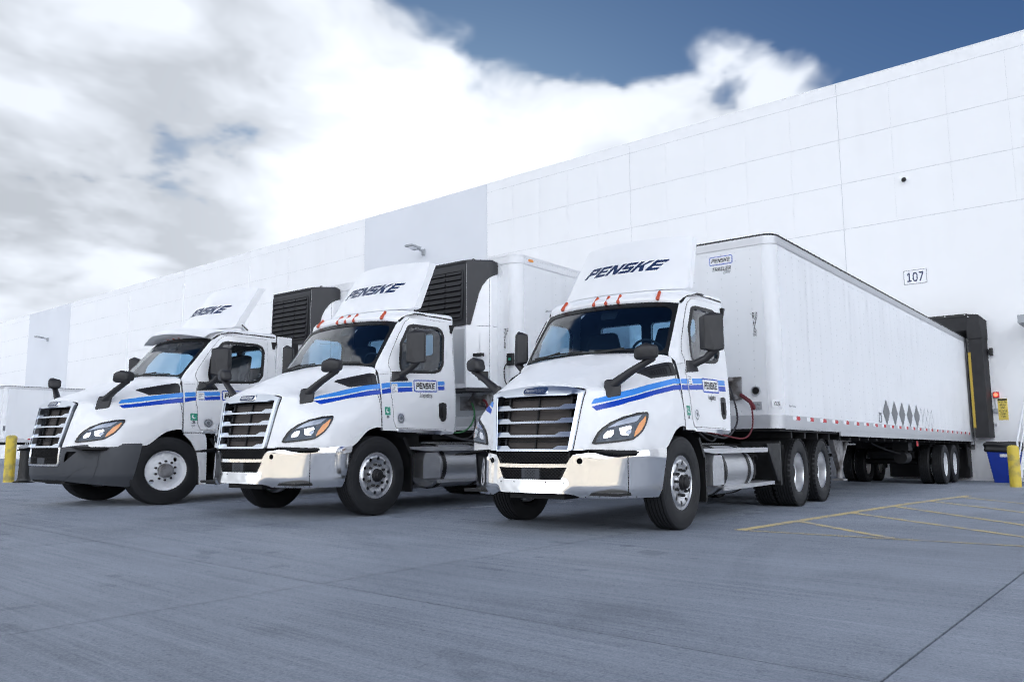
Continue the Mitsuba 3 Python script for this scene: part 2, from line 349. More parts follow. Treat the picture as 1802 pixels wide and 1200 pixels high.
CAB = [
[(-.05,1.195,1.10),(-.2,1.19,1.10),(-.5,1.185,1.10),(-1.0,1.18,1.10),(-1.5,1.15,1.10),(-1.58,1.10,1.10)],
[(-.05,1.165,1.5),(-.2,1.163,1.5),(-.5,1.163,1.5),(-1.0,1.16,1.5),(-1.5,1.15,1.5),(-1.58,1.10,1.5)],
[(-.05,1.10,1.85),(-.2,1.113,1.83),(-.5,1.128,1.8),(-1.0,1.13,1.8),(-1.5,1.13,1.8),(-1.58,1.08,1.8)],
[(-.09,.99,1.975),(-.22,1.085,1.96),(-.5,1.11,1.95),(-1.0,1.115,1.95),(-1.5,1.12,1.95),(-1.58,1.07,1.95)],
[(-.30,.965,2.28),(-.40,1.045,2.28),(-.6,1.088,2.28),(-1.0,1.095,2.28),(-1.5,1.10,2.28),(-1.58,1.06,2.28)],
[(-.57,.93,2.64),(-.64,.99,2.67),(-.80,1.05,2.68),(-1.05,1.068,2.70),(-1.5,1.085,2.74),(-1.58,1.05,2.74)],
[(-.555,.86,2.655),(-.60,.88,2.755),(-.78,.93,2.83),(-1.05,.955,2.84),(-1.5,.98,2.855),(-1.58,.95,2.82)],
[(-.50,.60,2.675),(-.535,.62,2.775),(-.75,.65,2.865),(-1.05,.65,2.88),(-1.5,.65,2.885),(-1.58,.64,2.85)],
[(-.45,.3,2.685),(-.485,.3,2.785),(-.73,.32,2.88),(-1.05,.32,2.895),(-1.5,.32,2.895),(-1.58,.32,2.86)],
[(-.435,0,2.69),(-.47,0,2.787),(-.72,0,2.885),(-1.05,0,2.90),(-1.5,0,2.90),(-1.58,0,2.865)]]
WS = [
[(-.09,.99,1.975),(-.01,.72,1.995),(.035,.38,2.015),(.04,0,2.025)],
[(-.30,.965,2.28),(-.20,.70,2.30),(-.15,.35,2.315),(-.14,0,2.32)],
[(-.57,.93,2.64),(-.50,.62,2.675),(-.45,.3,2.685),(-.435,0,2.69)]]
hood_g, cab_g = surf(HOOD, 61, 71), surf(CAB, 61, 82)
hood_h, cab_h = grid_mesh(hood_g, True), grid_mesh(cab_g, True)
def _fixn(m, ref):
    if (m.face_normals*(m.triangles_center - ref)).sum(1).mean() < 0: m.invert()
    return m
hood_h, cab_h = _fixn(hood_h, [.5, 0, 1.2]), _fixn(cab_h, [-.9, 0, 1.8])
# outward skin l(f, z) on the driver's side
_pts = np.vstack([hood_g[:46].reshape(-1, 3), cab_g[:50].reshape(-1, 3)])
_skin = LinearNDInterpolator(_pts[:, [0, 2]], _pts[:, 1], fill_value=1.1)
def skin(f, z):
    return np.asarray(_skin(np.column_stack([np.ravel(f), np.ravel(z)])))
def on_skin(m, eps):
    """mesh with x = -f, y = z, z = height over the skin -> laid on the driver's side"""
    v = m.vertices; f, z = -v[:, 0], v[:, 1]; h = .012
    l = skin(f, z); df = (skin(f + h, z) - skin(f - h, z))/(2*h); dz = (skin(f, z + h) - skin(f, z - h))/(2*h)
    n = np.stack([-df, np.ones_like(l), -dz], 1); n /= np.linalg.norm(n, axis=1, keepdims=True)
    return trimesh.Trimesh(np.stack([f, l, z], 1) + n*(v[:, 2] + eps)[:, None], m.faces, process=False)
def sk(pts, eps, t=None, size=.04, r=0.0):
    """polygon of (f, z) laid on the side skin; t: thickness"""
    p = pts if not isinstance(pts, list) else Polygon([(-a, b) for a, b in pts])
    if not isinstance(pts, list): p = affinity.scale(pts, -1, 1, origin=(0, 0))
    if not p.is_valid: p = p.buffer(0)
    if r: p = p.buffer(-r).buffer(r, quad_segs=6)
    return on_skin(ext2(p, t, size) if t else tri2(p, size), eps)
def gf(l, z):
    """grille face: f at (l, z)"""
    return 1.268 - .185*(z - .88) - .45*np.clip(np.asarray(z) - 1.485, 0, 1) + .042*(1 - (np.asarray(l)/.55)**2)
def on_grille(m, eps=0.0):
    v = m.vertices; return trimesh.Trimesh(np.stack([gf(v[:, 0], v[:, 1]) + v[:, 2] + eps, v[:, 0], v[:, 1]], 1), m.faces, process=False)

# ------------------------------------------------------------------ wheels (template facing +l, axle at origin)
R_T = .515
def tyre_mesh(groove=True):
    w = .137
    p = [(.300, -w*.80), (.345, -w*.98), (.41, -w*1.02), (.455, -w*.97), (.480, -w*.96), (.483, -w*.93), (.503, -w*.90), (.513, -w*.80)]
    xs = [-.62, -.31, 0.0, .31, .62]
    for x in xs: p += [(.5145, (x - .05)*w), (.501, (x - .035)*w), (.501, (x + .035)*w), (.5145, (x + .05)*w)]
    p += [(.513, w*.80), (.503, w*.90), (.483, w*.93), (.480, w*.96), (.455, w*.97), (.44, w*1.005), (.434, w*.99), (.41, w*1.02), (.375, w*1.0), (.369, w*.985), (.345, w*.98), (.318, w*.93), (.300, w*.80)]
    return lathe(p, 72)
def lug_tyre():
    t = tyre_mesh(); out = [t]
    for k in range(40):                       # shoulder lugs of the drive tread
        a = k*2*math.pi/40
        for s in (-1, 1):
            b = bx(-.022, .022, s*.098, s*.139, .498, .519); M = trimesh.transformations.rotation_matrix(a, [0, 1, 0]); b.apply_transform(M); out.append(b)
    return cat(*out)
def disc(prof_r, prof_l, holes, hr, hn, r0, r1, t=.012, phase=0.0, n=60):
    """wheel disc: annulus with hand holes pressed to a profile"""
    a = np.linspace(0, 2*math.pi, n, endpoint=False)
    P = Polygon(np.column_stack([np.cos(a), np.sin(a)])*r1, [np.column_stack([np.cos(a), np.sin(a)])*r0])
    for k in range(hn):
        b = phase + 2*math.pi*k/hn; P = P.difference(Point(holes*math.cos(b), holes*math.sin(b)).buffer(hr, quad_segs=5))
    m = ext2(P, t, .03); v = m.vertices; r = np.hypot(v[:, 0], v[:, 1]); l = np.interp(r, prof_r, prof_l)
    m = trimesh.Trimesh(np.stack([v[:, 0], l - t + v[:, 2], v[:, 1]], 1), m.faces, process=False); m.fix_normals(); return m
def lugs(n, r, l, s=.016, h=.035, cap=True):
    out = []
    for k in range(n):
        a = 2*math.pi*(k + .5)/n; c = np.array([r*math.cos(a), 0, r*math.sin(a)])
        out.append(cyl(c + [0, l, 0], c + [0, l + h, 0], s, 6))
        if cap: out.append(trimesh.Trimesh(*(lambda q: (q.vertices + c + [0, l + h, 0], q.faces))(trimesh.creation.icosphere(subdivisions=1, radius=s*.9)), process=False))
    return cat(*out)
def wheel_kit(kind):
    """list of (part, ply, smooth)"""
    w = .137; K = []
    def a(n, m, mat, s=35): K.append((n, mikit.ply(V(m), mat, s)))
    a('tyre', lug_tyre() if kind.startswith('drive') else tyre_mesh(), 'rubber')
    lip = lathe([(.286, -.10), (.286, .085), (.300, .108), (.311, .112), (.313, .104), (.306, .09)], 60)
    if kind == 'steer_alu':
        a('rim', lip, 'aluminium')
        a('disc', disc([.07, .13, .17, .22, .262, .290], [.098, .098, .092, .118, .112, .062], .222, .026, 10, .075, .290), 'aluminium')
        a('hub_flange', lathe([(.118, .088), (.114, .112), (.088, .118), (.086, .10)], 30), 'aluminium'); a('hub', lathe([(.088, .10), (.082, .150), (.066, .158), (.064, .178), (.05, .190), (.0, .194)], 30), 'dark_frame')
        a('lug_nuts', lugs(10, .143, .088, .0175, .038), 'dark_frame')
    elif kind == 'steer_white':
        a('rim', lip, 'steel_white')
        a('disc', disc([.07, .13, .18, .24, .290], [.088, .085, .060, .030, .005], .232, .034, 2, .075, .290, phase=2.35), 'steel_white')
        a('hub', lathe([(.112, .08), (.106, .125), (.090, .135), (.086, .128), (.080, .160), (.0, .163)], 30), 'rusty_metal')
        a('lug_nuts', lugs(10, .143, .08, .016, .028, False), 'dark_frame')
    else:
        mat = 'aluminium' if kind == 'drive_alu' else 'steel_white'
        a('rim', lip, mat)
        a('disc', disc([.08, .15, .20, .26, .290], [-.075, -.075, -.06, -.03, -.01], .222, .026, 10, .08, .290), mat)
        a('hub', lathe([(.115, -.08), (.112, .0), (.10, .03), (.0, .034)], 24), 'dark_frame' if kind == 'drive_alu' else 'rusty_metal')
        a('lug_nuts', lugs(10, .143, -.075, .0165, .034), 'chrome_soft' if kind == 'drive_alu' else 'rusty_metal')
    return K
WHEELS = {k: wheel_kit(k) for k in ('steer_alu', 'steer_white', 'drive_alu', 'trailer_white')}
TYRE_ONLY = {k: WHEELS[k][:2] for k in WHEELS}
def TR(x, y, z, rz=0.0, s=None, ry=0.0):
    t = ST().translate([float(x), float(y), float(z)]).rotate([0, 0, 1], float(rz))
    if ry: t = t.rotate([1, 0, 0], float(ry))
    return t
def add_wheel(kit, f, l, z, kind, face=1, spin=0.0, inner=False):
    w = kit.name('front_wheel' if kind.startswith('steer') else 'wheel')
    for n, p in (TYRE_ONLY if inner else WHEELS)[kind]:
        kit.items.append((f'{w}__{n}', p, TR(l, -f, z, 0 if face > 0 else 180, ry=spin), 'stuff' if n == 'lug_nuts' else None))

# ------------------------------------------------------------------ tractor: parts shared by the three trucks
base = Kit()
BLK = 'black_plastic'
# hood: one shell, both sides
hood_full = both(hood_h)
base.add('hood', hood_full, 'white_paint', True)
# cab shell with openings for the two door windows
WIN = [(-.459,2.038),(-.464,2.097),(-.507,2.306),(-.690,2.570),(-.753,2.592),(-1.240,2.601),(-1.320,2.565),(-1.351,2.499),(-1.324,2.088),(-1.261,1.999),(-1.144,1.962),(-.519,1.928),(-.469,1.959)]
WINP = Polygon([(-a, b) for a, b in WIN])
WINR = WINP.buffer(-.04).buffer(.04, quad_segs=6)
DOOR = [(-.285,1.915),(-.252,1.987),(-.262,2.051),(-.300,2.128),(-.482,2.414),(-.583,2.556),(-.655,2.655),(-.727,2.706),(-.80,2.715),(-1.40,2.722),(-1.425,2.70),(-1.425,1.9),(-1.410,1.503),(-1.39,1.128),(-.312,1.139),(-.268,1.23),(-.262,1.484),(-.240,1.60),(-.255,1.764)]
DOORP = Polygon([(-a, b) for a, b in DOOR]).buffer(0).buffer(-.03).buffer(.03, quad_segs=5)
c = cab_h.triangles_center
inwin = shapely.contains_xy(WINP.buffer(-.004), -c[:, 0], c[:, 2]) & (c[:, 1] > .8)
cab_open = trimesh.Trimesh(cab_h.vertices, cab_h.faces[~inwin], process=False)
base.add('cab', both(cab_open), 'white_paint', True)
liner = cab_open.copy(); nrm = np.array(cab_h.vertex_normals)
if (nrm*(cab_h.vertices - [-.9, 0, 1.8])).sum(1).mean() < 0: nrm = -nrm
liner.vertices = np.array(liner.vertices) - nrm*.035
base.add('cab_lining', both(liner), 'interior', True)
# cab back wall with two windows
bw = Polygon([(y, z) for y, z in [(-1.095,1.10),(1.095,1.10),(1.095,1.5),(1.065,1.95),(1.05,2.74),(.95,2.82),(.64,2.85),(0,2.865),(-.64,2.85),(-.95,2.82),(-1.05,2.74),(-1.065,1.95),(-1.095,1.5)]])
rw = [rpoly([(s*.07,2.27),(s*.72,2.27),(s*.72,2.60),(s*.07,2.60)] if s > 0 else [(s*.72,2.27),(s*.07,2.27),(s*.07,2.60),(s*.72,2.60)], .05) for s in (1, -1)]
for w_ in rw: bw = bw.difference(w_)
m = ext2(bw, .03, .3); v = m.vertices; base.add('back_wall', trimesh.Trimesh(np.stack([-1.575 - v[:, 2], v[:, 0], v[:, 1]], 1), m.faces[:, ::-1], process=False), 'white_paint', False)
base.add('back_wall_lining', trimesh.Trimesh(np.stack([-1.555 - v[:, 2]*.2, v[:, 0], v[:, 1]], 1), m.faces[:, ::-1], process=False), 'interior_dark', False)
for w_ in rw:
    m = tri2(w_, .5); v = m.vertices; base.add('rear_window', trimesh.Trimesh(np.stack([-1.59 + 0*v[:, 0], v[:, 0], v[:, 1]], 1), m.faces, process=False), 'glass', False)
    m = ext2(w_.buffer(.03).difference(w_.buffer(-.004)), .015, .3); v = m.vertices; base.add('rear_window_seal', trimesh.Trimesh(np.stack([-1.606 - v[:, 2], v[:, 0], v[:, 1]], 1), m.faces, process=False), 'gasket', False)
base.add('cab_floor', cat(bx(-1.55, -.1, -1.10, 1.10, 1.12, 1.16), bx(-.14, -.10, -.95, .95, 1.15, 1.95)), 'interior_dark', False)
# doors: a proud sheet over the shell, both sides
for s in (1, -1):
    k = (lambda m_: m_) if s > 0 else mirror
    d_ = base.name('door')
    base.add(f'{d_}__skin', k(on_skin(ext2(DOORP.difference(WINR.buffer(.004)), .007, .05), .002)), 'white_paint', 30)
    base.add(f'{d_}__seam', k(on_skin(tri2(DOORP.buffer(.006).difference(DOORP.buffer(-.01)), .05), .0015)), 'black_void', True)
    base.add(f'{d_}__window', k(on_skin(tri2(WINR.buffer(.012), .06), -.012)), 'glass', True)
    base.add(f'{d_}__window_seal', k(on_skin(ext2(WINR.buffer(.030, quad_segs=5).difference(WINR.buffer(-.012)), .016, .05), -.004)), 'gasket', 30)
    base.add(f'{d_}__handle', k(cat(sk([(-1.197,1.495),(-1.235,1.513),(-1.279,1.517),(-1.325,1.513),(-1.357,1.495),(-1.355,1.326),(-1.325,1.255),(-1.28,1.240),(-1.235,1.250),(-1.191,1.316)], .009, .012, .05, .02),
                                    sk([(-1.245,1.45),(-1.315,1.45),(-1.312,1.30),(-1.25,1.30)], .022, .014, .05, .02))), 'gasket', 30)
    base.add(f'{d_}__mirror_bracket', k(hull([(-.285,1.10,1.915),(-.30,1.145,1.90),(-.50,1.115,1.925),(-.48,1.15,1.915),(-.25,1.125,1.762),(-.27,1.16,1.775),(-.61,1.13,1.793),(-.58,1.15,1.80),(-.42,1.19,1.86)])), BLK, 20)
    sill = on_skin(ext2(Polygon([(.33,1.085),(1.55,1.062),(1.55,1.105),(.345,1.128)]), .03, .08), -.01)
    base.add(f'{d_}__sill', k(sill), 'chrome_soft', 30)
    base.add('side_mirror', k(cat(chain([(-.40,1.15,1.86),(-.44,1.30,1.93),(-.47,1.40,2.03)], [.045,.042,.05]),
        hull([(-.375,1.335,2.05),(-.375,1.335,2.415),(-.535,1.465,2.05),(-.535,1.465,2.435),(-.45,1.255,2.06),(-.45,1.255,2.41),(-.60,1.42,2.06),(-.60,1.42,2.42),(-.43,1.41,2.03),(-.46,1.38,2.455)], .025))), BLK, 40)
    base.add('hood_mirror', k(cat(hull([(.955,.735,1.415),(.85,.825,1.47),(.95,.75,1.43),(.90,.72,1.60),(.82,.81,1.61)], .030), chain([(.865,.770,1.575),(.82,.98,1.715),(.77,1.19,1.835)], [.052,.042,.036]), chain([(.77,1.19,1.835),(.765,1.205,1.90)], .040),
        hull([(.86,1.075,1.865),(.86,1.085,1.925),(.80,1.225,1.875),(.80,1.23,1.935),(.78,1.07,1.87),(.78,1.085,1.935),(.73,1.20,1.885),(.73,1.20,1.94),(.83,1.15,1.955)], .045))), BLK, 60)
    # cab marker behind the door top
    base.add('side_marker', k(hull([(-1.50,1.09,2.69),(-1.58,1.085,2.69),(-1.51,1.13,2.69),(-1.58,1.13,2.69),(-1.52,1.085,2.57),(-1.57,1.085,2.57),(-1.54,1.115,2.56)])), 'gasket', 20)
    # roof trim line and hood rear seam
    tr = LineString([(.575,2.645),(.60,2.672),(.66,2.735),(.745,2.774),(.86,2.780),(1.2,2.779),(1.56,2.776)]).buffer(.010, cap_style=2)
    base.add('roof_seam', k(on_skin(tri2(tr, .04), .004)), 'gasket', True)
    hs = LineString([(.075,1.985),(.03,1.84),(-.005,1.63),(.02,1.50),(.035,1.30),(.03,1.14)]).buffer(.0045, cap_style=2)
    base.add('hood_seam', k(on_skin(tri2(hs, .04), .003)), 'black_void', True)
    # headlight
    HL = [(1.162,.948),(1.144,1.005),(1.121,1.062),(1.094,1.106),(1.043,1.163),(.959,1.220),(.841,1.258),(.722,1.269),(.747,1.221),(.802,1.140),(.853,1.078),(.912,1.029),(.961,.994),(1.058,.969),(1.113,.957)]
    HLP = Polygon([(-a, b) for a, b in HL]).buffer(-.008).buffer(.008, quad_segs=4)
    h_ = base.name('headlight')
    base.add(f'{h_}__housing', k(on_skin(ext2(HLP, .004, .03), .001)), 'lens_housing', True)
    base.add(f'{h_}__bezel', k(on_skin(ext2(HLP.buffer(.006).difference(HLP.buffer(-.010)), .016, .03), .001)), 'gasket', 30)
    base.add(f'{h_}__reflector_strip', k(sk([(1.072,1.112),(1.005,1.178),(.934,1.215),(.805,1.243),(.886,1.175),(.984,1.147)], .006, .004, .03)), 'reflector', 30)
    base.add(f'{h_}__amber_reflector', k(sk([(.757,1.242),(.805,1.148),(.857,1.080),(.911,1.034),(.949,1.016),(.924,1.078),(.865,1.157)], .006, .007, .03, .004)), 'amber', 30)
    l1 = [(1.076 - .00043*dx, 1.046 - .0009*dy) for dx, dy in ((-70,45),(-55,5),(-5,-35),(65,-50),(45,-5),(15,30),(-35,45))]
    l2 = [(.988 - .00043*dx, 1.078 - .0009*dy) for dx, dy in ((-90,40),(-80,-30),(-30,-40),(80,-60),(95,-35),(70,-20),(10,-5),(-25,15),(-10,38),(15,45),(0,55),(-60,55))]
    l3 = [(.988 - .00043*dx, 1.078 - .0009*dy) for dx, dy in ((75,-15),(60,15),(20,40),(-5,34),(-18,16),(12,0))]
    base.add(f'{h_}__lamp', k(sk(l1, .006, .008, .02, .002)), 'chrome_soft', 30); base.add(f'{h_}__lamp', k(sk(l2, .006, .010, .02, .001)), 'chrome_soft', 30); base.add(f'{h_}__lamp_well', k(sk(l3, .006, .004, .02)), 'reflector', 30)
    base.add(f'{h_}__lens', k(on_skin(tri2(HLP.buffer(-.006), .03), .019)), 'clear_lens', True)
df = LineString([(-WIN[i][0], WIN[i][1]) for i in (1, 2, 3, 4)]).buffer(.03, cap_style=2)
base.add('door_001__window_edge_strip', mirror(on_skin(ext2(affinity.scale(df, 1, 1), .035, .06), .005)), 'gasket', 30)  # dark strip along the front edge of the passenger door window
# hood air vents, fender liner, arch, mud flaps
VENT = [(.478,1.732),(.46,1.748),(.02,1.858),(-.018,1.855),(-.022,1.72),(-.004,1.716),(.350,1.664),(.368,1.668)]
for s in (1, -1):
    k = (lambda m_: m_) if s > 0 else mirror
    g_ = base.name('hood_vent')
    base.add(f'{g_}__frame', k(cat(sk(VENT, .001, .008, .04), on_skin(ext2(Polygon([(-a, b) for a, b in VENT]).difference(Polygon([(-.36,1.735),(-.04,1.815),(-.06,1.735),(-.335,1.69)]).buffer(.012)), .018, .04), .001))), BLK, 25)
    arch = [(.62*math.cos(t), .515 + .62*math.sin(t)) for t in np.linspace(math.radians(38), math.radians(172), 30)]
    lin = np.array([[(f, l, z) for f, z in arch] for l in (.70, 1.16)])
    base.add('wheel_arch', k(cat(grid_mesh(lin), bx(-.62, .50, .66, .70, .45, 1.12))), 'dark_frame', 40)
    base.add('mud_flap', k(cat(bx(-.665, -.63, .80, 1.17, .27, .80), hull([(-.60,.85,.78),(-.60,1.17,.78),(-.66,.85,.78),(-.66,1.17,.78),(-.46,.85,1.0),(-.46,1.17,1.0),(-.50,.85,1.02),(-.50,1.17,1.02)]))), 'gasket', 20)
# louvre slats in the vents (visible side)
vs = cat(*[sk([(a, 1.69 + (.36-a)*.14), (a - .012, 1.69 + (.36-a)*.14), (a - .035, 1.735 + (.36-a)*.25), (a - .023, 1.735 + (.36-a)*.25)], .008, .010, .05) for a in np.arange(.34, .10, -.032)])
base.items.append(('hood_vent__slats', mikit.ply(V(vs), 'dark_louvre', False), None, 'stuff')); base.items.append(('hood_vent_001__slats', mikit.ply(V(mirror(vs)), 'dark_louvre', False), None, 'stuff'))
# windshield
ws_g = surf(WS, 40, 24); ws = grid_mesh(ws_g); wsf = both(_fixn(ws, [-1, 0, 2]))
base.add('windshield__glass', wsf, 'glass', True)
_wsd = surf(WS, 81, 61)                       # rows bottom -> top, cols driver edge -> centre
from scipy.ndimage import map_coordinates
def on_screen(m, eps):
    """x: 0 driver edge .. 1 centre (metres), y: up the screen (metres) -> laid on the screen"""
    v = m.vertices; ij = np.stack([np.clip(v[:, 1]/WSH, -.02, 1.02)*60, np.clip(v[:, 0]/WSW, -.02, 1)*80])
    P = np.stack([map_coordinates(_wsd[..., k_], ij, order=1, mode='nearest') for k_ in range(3)], 1)
    n = np.array([.80, .12, .58]); return trimesh.Trimesh(P + n*(v[:, 2] + eps)[:, None], m.faces, process=False)
WSW, WSH = 1.02, .80
full_ = Polygon([(-.02, -.016), (WSW, -.016), (WSW, WSH + .016), (-.02, WSH + .016)])
hole_ = Polygon([(.062, .035), (WSW + .3, .035), (WSW + .3, WSH - .062), (.062, WSH - .062)]).buffer(-.10).buffer(.10, quad_segs=8)
full_r = Polygon([(-.02, -.016), (WSW + .3, -.016), (WSW + .3, WSH + .016), (-.02, WSH + .016)]).buffer(-.05).buffer(.05, quad_segs=6)
band_ = full_r.difference(hole_).intersection(sbox(-.1, -.1, WSW, 2))
sl_ = on_screen(ext2(band_, .006, .05), .002)
base.add('windshield__seal', both(_fixn(sl_, [-1, 0, 2])), 'gasket', 30)
for y0_, y1_ in ((.78, .10), (-.08, -.82)):
    p = [np.array([float(np.interp(abs(y), [0, .38, .72, .99], [.06, .055, .01, -.07])), y, float(np.interp(abs(y), [0, .38, .72, .99], [2.05, 2.04, 2.02, 2.0]))]) for y in np.linspace(y0_, y1_, 8)]
    base.add('wiper', cat(tube([q + [0, 0, .014] for q in p], .010, 6), chain([p[-1] + [.05, 0, -.02], p[3] + [.02, 0, .03]], .012)), 'gasket', 30)
base.add('cowl', cat(both(hull([(.07,0,2.00),(.03,.45,1.985),(-.06,.93,1.94),(-.1,.95,1.94),(-.05,.45,1.99),(-.02,0,2.01)]))), 'gasket', 30)
# fittings seen through the screen
base.add('sensor_housing', hull([(-.44,-.06,2.62),(-.40,-.06,2.55),(-.37,.16,2.50),(-.44,.16,2.62),(-.37,-.04,2.50),(-.50,-.06,2.62),(-.50,.16,2.62),(-.45,.05,2.50)]), 'gasket', 20)
base.add('dashboard', cat(rbox(-.55, -.08, -.93, .93, 1.55, 1.93, .06), rbox(-.50, -.22, .22, .78, 1.85, 2.01, .05)), 'interior_dark', 40)
tor = trimesh.creation.torus(.22, .016, major_sections=36, minor_sections=8); tor.apply_transform(trimesh.transformations.rotation_matrix(math.radians(-58), [0, 1, 0])); tor.apply_translation([-.60, .50, 2.03])
base.add('steering_wheel', cat(tor, cyl([-.60, .50, 2.03], [-.45, .50, 1.90], .04, 12), bx(-.62, -.58, .30, .70, 2.0, 2.04)), 'interior_dark', 40)
for y in (.52, -.52):
    s_ = base.name('seat')
    base.add(f'{s_}__cushion', rbox(-1.15, -.66, y - .26, y + .26, 1.45, 1.68, .06, 12), 'seat_cloth', 40)
    base.add(f'{s_}__backrest', hull([(-1.12, y - .24, 1.62), (-1.12, y + .24, 1.62), (-1.27, y - .24, 2.20), (-1.27, y + .24, 2.20), (-1.26, y - .16, 2.42), (-1.26, y + .16, 2.42), (-1.22, y - .24, 1.62), (-1.22, y + .24, 1.62), (-1.36, y - .14, 2.42), (-1.36, y + .14, 2.42)], .045), 'seat_cloth', 40)
# grille
fr_out = [(.507,.88),(.535,1.08),(.557,1.27),(.575,1.40),(.600,1.512),(.42,1.556),(.2,1.576),(0,1.582)]
fr_in = [(.459,.885),(.478,1.05),(.500,1.22),(.517,1.36),(.529,1.472),(.46,1.480),(.40,1.462),(0,1.468)]
P_out = Polygon(fr_out + [(-a, b) for a, b in fr_out[::-1][1:]]); P_in = Polygon(fr_in + [(-a, b) for a, b in fr_in[::-1][1:]])
base.add('grille__frame', on_grille(ext2(P_out.difference(P_in).buffer(-.003), .028, .05), .004), 'grille_metal', 30)
base.add('grille__frame', on_grille(ext2(P_in.buffer(.012).difference(P_in.buffer(-.002)), .06, .05), -.045), 'grille_metal', 30)
for zt in (1.372, 1.226, 1.079, .932):
    x1 = float(np.interp(zt - .02, [.885, 1.472], [.459, .529])); x0 = x1*.70
    bar = Polygon([(-x1, zt - .055), (x1, zt - .055), (x1, zt), (x0, zt), (x0 - .05, zt - .032), (-x0 + .05, zt - .032), (-x0, zt), (-x1, zt)])
    bm = on_grille(ext2(bar, .035, .06), -.02); bm.vertices[:, 0] -= .42*(bm.vertices[:, 2] - (zt - .055)); base.add('grille__bar', bm, 'grille_metal', 25)
for a in (-.39, .008): base.add('radiator', on_grille(ext2(sbox(a, .89, a + .385, 1.45), .01, .2), -.115), 'radiator', False)
base.add('radiator_shroud', cat(on_grille(ext2(P_out.buffer(-.01), .005, .2), -.16), on_grille(ext2(sbox(-.008, .885, .008, 1.46), .03, .2), -.11), *[on_grille(ext2(sbox(a, .885, a + .025, 1.46), .03, .2), -.10) for a in (-.415, .392)], *[on_grille(ext2(sbox(-.5, z_, .5, z_ + .012), .02, .2), -.11) for z_ in (.97, 1.0, 1.43)]), 'dark_frame', False)
base.add('name_badge__plate', on_grille(ext2(sbox(-.125, 1.520, .125, 1.528).buffer(.036, quad_segs=8), .012, .03), .032), 'chrome', 30)
base.add('name_badge__field', on_grille(ext2(sbox(-.120, 1.520, .120, 1.528).buffer(.026, quad_segs=8), .003, .03), .045), 'navy_ink', 30)
tm = text('FREIGHTLINER', .030, .2, w=.240); tm.apply_translation([-.120, 1.509, 0]); base.add('name_badge__lettering', on_grille(tm, .0485), 'chrome_soft', False)
# roof marker lamps
for l0 in (.688, .176, 0, -.176, -.688):
    f0 = -.46 if abs(l0) < .5 else -.525; f1 = f0 + .045; 
    a = np.array([f0 - .050, l0 - .012*np.sign(l0), 2.812]); b = np.array([f1 - .006, l0, 2.715])
    base.add('marker_lamp', chain([a, b], [.020, .024]), 'amber_red', 40)
# frame, axles, under-body; wide belly box added to darken the ground below
base.add('chassis_and_added_belly', cat(bx(-3.2, .92, -.78, .78, .43, .50), bx(-6.35, 1.0, .40, .49, .66, .93), bx(-6.35, 1.0, -.49, -.40, .66, .93), bx(-1.6, .9, -.40, .40, .45, 1.12), bx(.95, 1.05, -.55, .55, .55, .85), *[bx(a, a + .1, -.4, .4, .68, .9) for a in (-2.5, -3.3, -5.0, -6.3)],
    cyl([0, -1.0, .48], [0, 1.0, .48], .06, 12), cyl([-4.35, -.9, .5], [-4.35, .9, .5], .11, 12), cyl([-5.67, -.9, .5], [-5.67, .9, .5], .11, 12), bx(-4.6, -4.1, -.2, .2, .32, .72), bx(-5.9, -5.4, -.2, .2, .32, .72)), 'dark_frame', False)
base.add('fifth_wheel', cat(hull([(-4.55,-.42,1.02),(-4.55,.42,1.02),(-5.3,-.42,1.02),(-5.3,.42,1.02),(-4.5,-.42,1.06),(-4.5,.42,1.06),(-5.4,-.35,1.0),(-5.4,.35,1.0)]), bx(-5.2, -4.6, -.45, .45, .9, 1.02)), 'dark_frame', False)
base.add('deck_plate', bx(-3.3, -1.65, -.40, .40, .932, .945), 'aluminium_rough', False)
TANKR = .315
